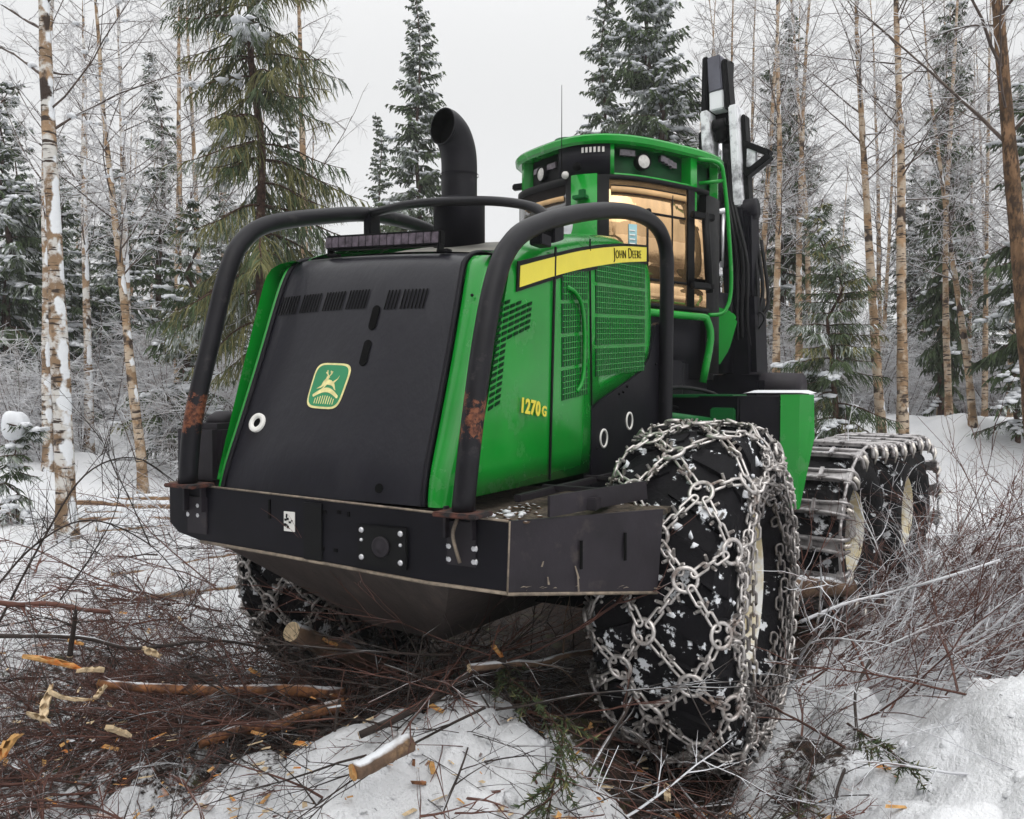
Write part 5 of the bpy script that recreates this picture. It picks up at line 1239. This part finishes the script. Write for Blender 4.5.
b.tube(bez([(.17, .05, 2.45), (.25, .08, 2.5), (.28, .08, 2.44), (.22, .05, 2.36)], 5), .008, 5)
b.T = None; part(b, 'hose_bundle', 'hose', pil)
b = new(True); b.T = KT; b.tube([(-.31, .14, 3.38), (-.02, .14, 3.385)], .028, 10); b.tube([(-.06, .14, 3.38), (-.07, .15, 2.9)], .018, 8); b.T = None; part(b, 'pivot_pin', 'bolt', pil)
b = new(); b.T = KT; b.box((.02, -.05, 1.85), (.66, .7, .24), .05); b.smooth = True; b.lathe([(0, .30), (.25, .30)], 24, 'z', (.05, 0, 1.5)); b.T = None; part(b, 'crane_base', 'black')
b = new(True); b.T = KT; b.tube([(.08, .1, 1.88), (.62, .16, 1.86)], .12, 14); b.T = None; part(b, 'tilt_cylinder', 'steel_dark')
# green cover beside the cab's front foot
b = new(); Tm = Matrix(((.80, .60, 0, .53), (-.35, .94, 0, 3.80), (0, 0, 1, 0), (0, 0, 0, 1)))
b.T = Matrix(((.94, .34, 0, .60), (.34, -.94, 0, 3.95), (0, 0, 1, 0), (0, 0, 0, 1)))
b.prism([(-.13, 1.98), (.02, 2.03), (.10, 2.16), (.165, 2.40), (.12, 2.46), (.0, 2.50), (-.13, 2.50)], 'y', -.03, .12, .02); b.T = None
part(b, 'crane_foot_cover', 'green')
# ---------------------------------------------------------------- brush, logs, chips, snow
def branchy(mb, p, d, L_, r, rg, subs=6, bend=.1, lift=-.02, depth=2, mis=(0, 0)):
    n = 6; pts, _ = curve3(p, d, L_, n, rg, bend, lift); mb.mi = mis[0]; mb.twig(pts, r, r * .35)
    if depth <= 0: return pts
    for q in range(subs):
        g = rg.uniform(.15, .98) * (n - .01); a = int(g); bp0 = pts[a].lerp(pts[a + 1], g - a); bd = (pts[a + 1] - pts[a]).normalized()
        d2 = (bd + Vector((rg.gauss(0, .55), rg.gauss(0, .55), rg.gauss(.05, .4)))).normalized(); mb.mi = mis[1]
        branchy(mb, bp0, d2, L_ * rg.uniform(.25, .5), max(.0016, r * .55), rg, max(1, subs // 2), bend, lift, depth - 1, (mis[1], mis[1]))
    return pts
def brush(name, n, place, mats, seed, Lr, rr_, subs, depth, bend=.1, lift=-.01):
    rg = random.Random(seed); b = MB()
    for i in range(n):
        p, d = place(rg); k = rg.randrange(len(mats)); branchy(b, p, d, rg.uniform(*Lr), rr_[0] + (rr_[1] * 1.5 - rr_[0]) * rg.random() ** 2.5, rg, subs, bend, lift, depth, (k, k))
    o = b.build(name, mats); o['kind'] = 'stuff'; return o
def left_place(rg):
    x = rg.gauss(-1.35, .75); y = rg.uniform(-1.0, 1.1) + .35 * (-x - 1.2); z = gz(x, y) + rg.uniform(-.02, .22); a = rg.gauss(math.radians(160), .7) if rg.random() < .6 else rg.uniform(0, 6.28)
    return Vector((x, y, z)), Vector((math.cos(a), math.sin(a), rg.gauss(.05, .16)))
brush('brush_pile', 440, left_place, ['twig_red', 'twig_red', 'twig_dark'], 1, (.4, 1.5), (.0022, .0065), 7, 2, .2, -.012)
def left_far(rg):
    x = rg.uniform(-5.2, -1.7); y = rg.uniform(1.2, 3.6) ; z = gz(x, y) + rg.uniform(-.02, .12); a = rg.gauss(math.radians(165), .8) if rg.random() < .7 else rg.uniform(0, 6.28)
    return Vector((x, y, z)), Vector((math.cos(a), math.sin(a), rg.gauss(.05, .15)))
brush('brush_pile', 120, left_far, ['twig_red', 'twig_frost', 'twig_dark'], 2, (.5, 1.8), (.003, .008), 6, 2, .19, -.01)
def under(rg):
    x = rg.gauss(-.15, .6); y = rg.uniform(.1, 1.2); z = gz(x, y) + rg.uniform(0, .22); a = rg.uniform(0, 6.28)
    return Vector((x, y, z)), Vector((math.cos(a), math.sin(a), rg.gauss(.15, .3)))
brush('brush_pile', 300, under, ['twig_red', 'twig_dark', 'twig_dark'], 3, (.35, 1.1), (.003, .008), 5, 2)
def front_low(rg):
    x = rg.uniform(-1.6, 1.9); y = rg.uniform(-1.3, .3) if x < .1 else rg.uniform(-.5, .6); z = gz(x, y) + rg.uniform(-.02, .06); a = rg.uniform(0, 6.28)
    return Vector((x, y, z)), Vector((math.cos(a), math.sin(a), rg.gauss(.12, .2)))
brush('scattered_twigs', 230, front_low, ['twig_dark', 'twig_red'], 4, (.15, .7), (.002, .0045), 3, 1)
def right_place(rg):
    t = rg.random(); x = 1.75 + 2.4 * t + rg.gauss(0, .35); y = 1.6 + 3.2 * rg.random() + .3 * t; z = gz(x, y) + rg.uniform(-.05, .10); a = rg.gauss(R(35), .7)
    return Vector((x, y, z)), Vector((math.cos(a), math.sin(a), rg.uniform(.15, 1.3)))
brush('brush_pile', 640, right_place, ['twig_frost', 'twig_red', 'twig_frost', 'twig_red'], 5, (.6, 1.7), (.0026, .0075), 7, 2, .19, -.02)
def right_far(rg):
    x = rg.uniform(2.6, 8); y = rg.uniform(5, 12); z = gz(x, y); a = rg.gauss(R(30), .9)
    return Vector((x, y, z)), Vector((math.cos(a), math.sin(a), rg.uniform(.1, .7)))
brush('brush_pile', 260, right_far, ['twig_frost', 'twig_red', 'twig_frost'], 6, (.7, 2.2), (.004, .009), 6, 2, .19, -.02)
def wheel_front(rg):
    x = rg.gauss(1.65, .4); y = rg.gauss(.75, .5); z = gz(x, y); a = rg.uniform(0, 6.28)
    return Vector((x, y, z)), Vector((math.cos(a), math.sin(a), rg.uniform(.0, .5)))
brush('brush_pile', 85, wheel_front, ['twig_red', 'twig_dark', 'twig_frost'], 7, (.3, .9), (.0025, .006), 5, 2)
def snow_twigs(rg):
    x = rg.uniform(-8, -1.5); y = rg.uniform(3.5, 9); z = gz(x, y); a = rg.uniform(0, 6.28)
    return Vector((x, y, z)), Vector((math.cos(a), math.sin(a), rg.uniform(.1, .9)))
brush('scattered_twigs', 40, snow_twigs, ['twig_frost', 'twig_dark'], 8, (.4, 1.4), (.003, .007), 5, 2)

# green boughs of needles lying by the wheel
def bough(name, p, d, L_, seed, label, w=.006):
    rg = random.Random(seed); b = MB(); pts, _ = curve3(Vector(p), Vector(d), L_, 7, rg, .08, -.03); b.mi = 0; b.twig(pts, .007, .003)
    def nd(q, dd, l):
        s = dd.cross(Vector((rg.gauss(0, 1), rg.gauss(0, 1), rg.gauss(0, 1)))).normalized() * w * .6; b.mi = 1 if rg.random() < .8 else 2
        b.add([tuple(q + s), tuple(q - s), tuple(q + dd * l - s * .3), tuple(q + dd * l + s * .3)], [(0, 1, 2, 3)])
    for k in range(16):
        g = rg.uniform(.1, .99) * 6.99; a = int(g); q = pts[a].lerp(pts[a + 1], g - a); bd = (pts[a + 1] - pts[a]).normalized(); sd = (bd + Vector((rg.gauss(0, .6), rg.gauss(0, .6), rg.gauss(-.05, .25)))).normalized(); l2 = L_ * rg.uniform(.2, .4)
        p2, _ = curve3(q, sd, l2, 4, rg, .08, -.04); b.mi = 0; b.twig(p2, .003, .0015)
        for e in range(int(l2 / .0045)):
            g2 = rg.random() * 3.99; a2 = int(g2); qq = p2[a2].lerp(p2[a2 + 1], g2 - a2); dd = ((p2[a2 + 1] - p2[a2]).normalized() * .8 + Vector((rg.gauss(0, .6), rg.gauss(0, .6), rg.gauss(0, .6)))).normalized(); nd(qq, dd, rg.uniform(.02, .034))
    o = b.build(name, ['spruce_bark', 'needle', 'needle_warm']); tag(o, label, 'bough', 'fallen spruce boughs'); return o
def gp(x, y, dz=0.): return (x, y, gz(x, y) + dz)
bough('spruce_bough', gp(.55, .50, .12), (.6, -.5, .1), .7, 1, 'green spruce bough lying on the snow mound below the wing of the bumper')
bough('spruce_bough', gp(.75, .50, .12), (.6, -.6, -.1), .6, 2, 'olive spruce bough beside the near side of the chained wheel')
bough('spruce_bough', gp(.98, .35, .12), (.3, -.8, -.05), .55, 3, 'flattened spruce bough in front of the chained wheel')
bough('spruce_bough', gp(1.80, .80, .14), (.2, -.8, .05), .5, 4, 'small green spruce bough just right of the chained wheel')
bough('spruce_bough', gp(1.95, 1.05, .14), (.4, -.7, .05), .45, 5, 'spruce bough under the red twigs right of the wheel')

# logs: each with bark, and a cut end as its part
def log(name, p0, p1, r0, r1, bark, end, label, group=None, bend=.015, seed=0, cat='log', endcap='near'):
    rg = random.Random(seed); a, c = Vector(p0), Vector(p1); b = MB(); Lg = (c - a).length
    ctl = [a.lerp(c, i / 4) + Vector((rg.gauss(0, 1), rg.gauss(0, 1), rg.gauss(0, .7))) * bend * Lg * (1 if 0 < i < 4 else 0) for i in range(5)]; pts = bez(ctl, 4); n = len(pts) - 1
    b.tube(pts, [r0 + (r1 - r0) * i / n + rg.gauss(0, .05) * r0 for i in range(n + 1)], 12)
    if cat in ('branch', 'stick'):
        for q in range(7 if cat == 'branch' else 2):
            a_ = rg.randint(2, n - 1); d_ = (pts[a_] - pts[a_ - 1]).normalized() * .8 + Vector((rg.gauss(0, .6), rg.gauss(0, .6), rg.gauss(.1, .4))); branchy(b, pts[a_], d_, rg.uniform(.12, .4), r0 * .35, rg, 3, .14, -.02, 1)
    o = b.build(name, bark); tag(o, label, cat, group)
    for q, dd, r, want in ((pts[0], (pts[0] - pts[1]).normalized(), r0, 'near'), (pts[-1], (pts[-1] - pts[-2]).normalized(), r1, 'far')):
        if endcap not in (want, 'both'): continue
        e = MB(); u = dd.orthogonal().normalized(); w = dd.cross(u); k = 18; vs = [tuple(q + dd * .006)] 
        for ring, rr2 in enumerate((.55, 1.0)):
            for j in range(k): t = 2 * math.pi * j / k; vs.append(tuple(q + dd * (.005 + rg.uniform(-.002, .002)) + (u * math.cos(t) + w * math.sin(t)) * r * rr2 * (.97 + .04 * rg.random())))
        fs = [(0, 1 + j, 1 + (j + 1) % k) for j in range(k)] + [(1 + j, 1 + k + j, 1 + k + (j + 1) % k, 1 + (j + 1) % k) for j in range(k)]
        e.add(vs, fs, False); e.build('cut_end', end, o)
    return o
log('cut_log', at(292, 3.9, 632), at(385, 4.5, 665), .048, .055, 'logbark', 'wood_pale', 'short birch log with a pale sawn end poking out beside the left chained wheel', seed=1)
log('cut_log', at(354, 2.86, 772), at(410, 3.02, 742), .030, .036, 'logbark', 'wood_end', 'snow covered log with an orange sawn end in the snow mound', seed=2)
log('peeled_log', at(100, 3.95, 684), at(345, 3.95, 694), .022, .032, 'peeled', 'wood_end', 'long orange peeled log lying across the brush pile', seed=3, bend=.02)
log('peeled_log', at(200, 3.75, 742), at(345, 3.85, 704), .024, .032, 'peeled', 'wood_end', 'dark broken log under the long peeled log in the brush pile', seed=4, bend=.03)
log('fallen_branch', at(-20, 4.4, 598), at(110, 4.6, 612), .017, .012, 'twig_red', 'wood_pale', 'straight reddish branch across the brush pile at the left edge', seed=5, cat='branch')
log('fallen_branch', at(-10, 3.9, 636), at(280, 4.2, 652), .011, .007, 'twig_dark', 'wood_pale', 'long thin dark branch lying level over the brush pile', seed=6, bend=.03, cat='branch')
log('broken_stub', at(70, 3.9, 655), at(76, 3.85, 610), .014, .008, 'twig_dark', 'wood_pale', 'upright broken stub sticking out of the brush pile', seed=7, bend=.004, cat='stick')
log('fallen_log', at(745, 5.6, 583), at(850, 6.0, 588), .075, .07, 'logbark', 'wood_pale', 'brown log lying between the chained wheel and the track', seed=8)
log('fallen_branch', at(470, 3.4, 668), at(600, 3.9, 652), .018, .012, 'logbark', 'wood_pale', 'thin bare branch lying on the snow mound towards the wheel', seed=9, bend=.02, cat='branch')
log('fallen_branch', at(360, 3.25, 735), at(505, 3.5, 660), .016, .014, 'twig_dark', 'wood_pale', 'dark stick lying on the snow mound beside the snow covered log', seed=10, bend=.015, cat='branch')
log('fallen_branch', at(830, 3.1, 838), at(870, 4.0, 660), .007, .006, 'twig_dark', 'wood_pale', 'dark branch rising from the snow bank at bottom right', seed=11, bend=.02, cat='branch')
log('fallen_branch', at(800, 4.6, 622), at(1000, 4.2, 560), .009, .006, 'twig_frost', 'wood_pale', 'long frosted branch lying across the right brush pile', seed=12, bend=.05, cat='branch')
log('fallen_branch', at(690, 4.2, 690), at(790, 4.6, 618), .016, .012, 'logbark', 'wood_pale', 'brown branch leaning behind the chained wheel', seed=13, bend=.02, cat='branch')
for i, (x0, x1, d, dz, r, t) in enumerate([(70, 185, 9.6, .10, .05, .5), (85, 190, 9.2, .05, .055, .3), (60, 180, 8.8, .03, .05, .6), (110, 200, 10.2, .13, .045, .4), (95, 215, 8.2, .02, .045, .8), (110, 235, 7.2, .02, .045, .5), (130, 245, 6.5, .02, .05, .4)]):
    p0 = base(x0, d); p1 = base(x1, d + t); p0.z += dz; p1.z += dz
    log('stacked_log', p0, p1, r, r, 'logpale', 'wood_pale', ['snow covered log on top of the low stack behind the left bar', 'snow covered log second from the top of the low stack', 'snow covered log at the middle of the low stack', 'short log at the back of the low snowy stack', 'thin log half buried at the front of the low stack', 'half buried yellowish log between the low stack and the bumper corner', 'half buried yellowish log nearest to the left chained wheel'][i], 'logs stacked on the snow at left', seed=20 + i, bend=.01, endcap='both')

def chip(name, p, size, seed, m_, label, cat='wood chip', group='wood chips on the brush', rz=0.):
    """a torn sliver of wood: splintered ends, uneven edges, thick on one side, bent"""
    rg = random.Random(seed + 40); b = MB(); b.smooth = False; lx, ly, lz = size; n = 7; up_, dn_ = [], []
    lx *= rg.uniform(.8, 1.3); ly *= rg.uniform(.6, 1.0); cup = rg.uniform(-.15, .35) * lx; sk = rg.uniform(-.5, .5) * ly
    for i in range(n):
        t = i / (n - 1); x = lx * (t - .5); w = ly * .5 * (.35 + .65 * math.sin(math.pi * min(1, .15 + t * .85))) 
        up_.append((x + rg.uniform(-.08, .08) * lx, w * rg.uniform(.55, 1.15) + sk * t)); dn_.append((x + rg.uniform(-.08, .08) * lx, -w * rg.uniform(.55, 1.15) + sk * t))
    tip = [(lx * .5 + rg.uniform(.02, .22) * lx, sk + rg.uniform(-.2, .3) * ly), (lx * .46, sk + rg.uniform(-.25, .1) * ly), (lx * .5 + rg.uniform(.0, .25) * lx, sk - ly * .2)]
    tail = [(-lx * .5 - rg.uniform(.02, .15) * lx, -ly * .12), (-lx * .46, 0), (-lx * .5 - rg.uniform(.02, .2) * lx, ly * .15)]
    out = up_ + tip + dn_[::-1] + tail; m = len(out); zz = [cup * (x / lx) ** 2 + rg.uniform(-.1, .1) * lz for x, y in out]
    vs = [(x, y, z + lz * .3) for (x, y), z in zip(out, zz)] + [(x, y, z - lz * (.2 + .5 * (y / ly + .5))) for (x, y), z in zip(out, zz)]
    mid = [(lx * (t - .5), sk * t + rg.uniform(-.1, .1) * ly, cup * (t - .5) ** 2 + lz * rg.uniform(.35, .75)) for t in (.15, .5, .85)]
    o0 = len(vs); vs += mid; fs = []
    for i in range(m):
        k = (i + 1) % m; xm = (out[i][0] + out[k][0]) / 2 / lx + .5; c_ = o0 + (0 if xm < .33 else (1 if xm < .67 else 2)); fs += [(i, c_, k)] if False else [(k, i, c_)]; fs.append((i, k, k + m, i + m))
    fs += [tuple(range(m, 2 * m))]
    b.add(vs, fs); o = b.build(name, m_); o.location = Vector(p) - Vector((0, 0, .012)); o.rotation_euler = (rg.uniform(-.2, 1.1), rg.uniform(-.7, .7), rz); tag(o, label, cat, group); return o
CH = [(56, 658, 3.7, .20, .07, 'wood_end', 'large orange wood chip topmost on the brush pile at left', .4), (92, 667, 3.6, .10, .06, 'wood_pale', 'pale wood chip right of the large orange one', .9), (152, 649, 3.9, .07, .07, 'wood_pale', 'squarish pale chip in the middle of the brush pile', .3), (46, 700, 3.3, .17, .045, 'wood_pale', 'curled strip of pale bark at the left edge of the pile', 2.0), (66, 695, 3.3, .14, .03, 'wood_pale', 'narrow pale splinter leaning on the curled bark strip', 1.0),
      (118, 727, 3.2, .11, .04, 'wood_pale', 'forked pale splinter on the lower brush pile', 1.3), (5, 748, 3.0, .10, .07, 'wood_end', 'orange chip cut by the left picture edge', .2), (255, 670, 4.0, .06, .035, 'wood_end', 'small orange chip close to the left wheel', .9),
      (497, 648, 3.5, .05, .10, 'wood_end', 'orange splinter standing on the snow mound under the bumper', 1.4), (668, 788, 3.1, .10, .04, 'wood_pale', 'pale split stub standing in the snow before the wheel', 1.5), (75, 640, 4.0, .06, .03, 'wood_end', 'small orange chip behind the large orange one', .2), (38, 715, 3.2, .08, .03, 'wood_pale', 'pale flake under the curled bark strip', .5), (330, 640, 4.0, .05, .03, 'wood_end', 'orange flake against the left wheel chain', .5), (100, 690, 3.5, .05, .03, 'wood_pale', 'small pale flake beneath the pale chip', 1.1)]
for i, (px, py, d, lx, ly, m_, lb_, rz) in enumerate(CH): chip('wood_chip', at(px, d, py), (lx, ly, .02), i, m_, lb_, rz=rz + .4)
rg = random.Random(6); b = MB()
for k in range(1500):
    x = rg.gauss(-1.3, .9) if k % 2 else rg.uniform(-.6, 2.2); y = rg.uniform(-1, 1.2) if k % 2 else rg.uniform(-.8, 1.0); z = gz(x, y) + (.02 if k % 2 == 0 else rg.uniform(.0, .2)); l = rg.choice([.006, .008, .012, .02, .035]) * rg.uniform(.7, 1.2); a = rg.uniform(0, 6.28); u = Vector((math.cos(a), math.sin(a), rg.uniform(-.3, .3))) * l; w = Vector((-math.sin(a), math.cos(a), rg.uniform(-.5, .5))) * l * .3; p = Vector((x, y, z)); b.mi = k % 3
    b.add([tuple(p - u - w), tuple(p + u - w * .6), tuple(p + u * .9 + w), tuple(p - u * .8 + w)], [(0, 1, 2, 3)], False)
o = b.build('bark_flakes', ['wood_end', 'wood_pale', 'peeled']); o['kind'] = 'stuff'

# arching bare branches at the left edge
def arch(pts, r, label, seed):
    rg = random.Random(seed); b = MB(); C = bez(pts, 6); b.tube(C, r, 6, True, r * .35)
    for q in range(14):
        a = rg.randint(2, len(C) - 3); d = (C[a + 1] - C[a]).normalized() + Vector((rg.gauss(0, .5), rg.gauss(0, .5), rg.gauss(.1, .5))); branchy(b, C[a], d, rg.uniform(.15, .55), r * .45, rg, 3, .1, -.02, 1)
    o = b.build('bare_branch', 'twig_dark'); tag(o, label, 'branch', 'arching branches at the left')
arch([at(-10, 4.5, 640), at(40, 4.6, 545), at(85, 4.7, 475), at(135, 4.9, 458), at(180, 5.1, 485)], .008, 'tall arching dark branch curving over the log stack at left', 1)
arch([at(-15, 4.3, 600), at(35, 4.4, 545), at(90, 4.5, 520), at(150, 4.7, 545), at(190, 4.9, 590)], .007, 'lower arching dark branch over the snow at left', 2)
arch([at(60, 4.6, 600), at(95, 4.7, 550), at(118, 4.8, 500), at(112, 4.9, 440)], .005, 'thin twig rising straight across the arching branches', 3)
arch([at(150, 5.4, 545), at(130, 5.3, 500), at(115, 5.3, 470), at(98, 5.3, 430)], .005, 'thin twig bending left above the arching branches', 4)
# snow capped sapling
p = base(15, 8.6); t_, c_ = spruce_mesh(1.05, .018, 99, .26, start=.15, step=.12, droop=.9, hang=.6, snow=.2, frost=.5, wid=.009, gap=.05)
sp = plant('spruce_sapling', t_.mesh('trunk', 'spruce_bark'), c_.mesh('crown', SPM), p, 0, 1, 'tiny bent spruce carrying a round cap of snow at the left edge', 'sapling')
b = MB(); b.blob((0, 0, 1.03), (.115, .115, .18), 6, 3, .25); b.build('snow_cap', 'snowlump', sp)
# splinter at the foot of a birch
pb = base(903, 12.7); b = MB(); b.smooth = False
rg = random.Random(1)
for k in range(7): q = Vector((rg.gauss(0, .06), rg.gauss(0, .05), 0)); b.tube([q, q + Vector((rg.gauss(-.03, .08), rg.gauss(0, .05), rg.uniform(.2, .5)))], .035, 5, r1=.008)
o = b.build('broken_stump', 'wood_pale'); o.location = pb; tag(o, 'pale splintered stump in the snow before the two bright birches', 'stump')
# patches of snow stuck on the left trunks
for (px, py, d, rx, rz_, who) in [(62, 232, 7.9, .09, .22, 0), (58, 258, 7.9, .12, .10, 0), (70, 300, 7.9, .07, .16, 0)]:
    pass

# winter mist between the trees: one closed box of thin air round the whole place
xs = [v.co.x for v in go.data.vertices]; ys = [v.co.y for v in go.data.vertices]; zs = [v.co.z for v in go.data.vertices]
hb_ = MB(); hb_.box(((min(xs) + max(xs)) / 2, (min(ys) + max(ys)) / 2, (min(zs) - 1 + 24) / 2), (max(xs) - min(xs) + 4, max(ys) - min(ys) + 4, 24 - min(zs) + 1))
hm = bpy.data.materials.new('winter_mist'); hm.use_nodes = True; N = hm.node_tree.nodes; N.remove(N['Principled BSDF'])
pv = N.new('ShaderNodeVolumePrincipled'); pv.inputs['Color'].default_value = (.93, .94, .96, 1); pv.inputs['Density'].default_value = .0013; pv.inputs['Anisotropy'].default_value = .0
hm.node_tree.links.new(pv.outputs[0], N['Material Output'].inputs['Volume'])
ho = hb_.build('haze', [hm]); ho['kind'] = 'stuff'
sc.cycles.volume_bounces = 1

# heavier snow laden branches bowing out of the right brush pile
rg = random.Random(31)
for k in range(11):
    x = 1.9 + 1.7 * rg.random(); y = 1.9 + 2.4 * rg.random(); z = gz(x, y); a = rg.gauss(R(30), .6); L_ = rg.uniform(.7, 1.5); d = Vector((math.cos(a), math.sin(a), 0)); h = rg.uniform(.18, .5)
    b = MB(); C = bez([Vector((x, y, z)), Vector((x, y, z + h * .8)) + d * L_ * .3, Vector((x, y, z + h)) + d * L_ * .65, Vector((x, y, z + h * .8)) + d * L_], 5); r = rg.uniform(.006, .011); b.tube(C, r, 6, True, r * .4)
    for q in range(12):
        i = rg.randint(3, len(C) - 2); dd = (C[i] - C[i - 1]).normalized() + Vector((rg.gauss(0, .6), rg.gauss(0, .6), rg.gauss(.05, .5))); branchy(b, C[i], dd, rg.uniform(.15, .5), r * .5, rg, 4, .16, -.03, 1)
    o = b.build('frosted_branch', 'twig_frost'); tag(o, 'snow laden branch bowing out of the brush beside the chained wheel', 'branch', 'snow laden branches of the right brush')

# broken clods of snow thrown up on the mound and the bank: too many and too alike to count
rg = random.Random(77); b = MB()
for k in range(170):
    q = rg.random()
    if q < .6: x, y = rg.gauss(.5, .42), rg.gauss(.05, .33)
    elif q < .85: x, y = rg.gauss(2.5, .45), rg.gauss(1.1, .45)
    else: x, y = rg.gauss(1.5, .4), rg.gauss(-.2, .25)
    r = rg.choice([.008, .012, .016, .022, .032]) * rg.uniform(.8, 1.25); n0 = len(b.v); b.blob((x, y, gz(x, y) - r * .25), (r, r * rg.uniform(.7, 1.2), r * rg.uniform(.55, .9)), k, 2, .5)
o = b.build('snow_clods', [go.data.materials[0]]); o['kind'] = 'stuff'
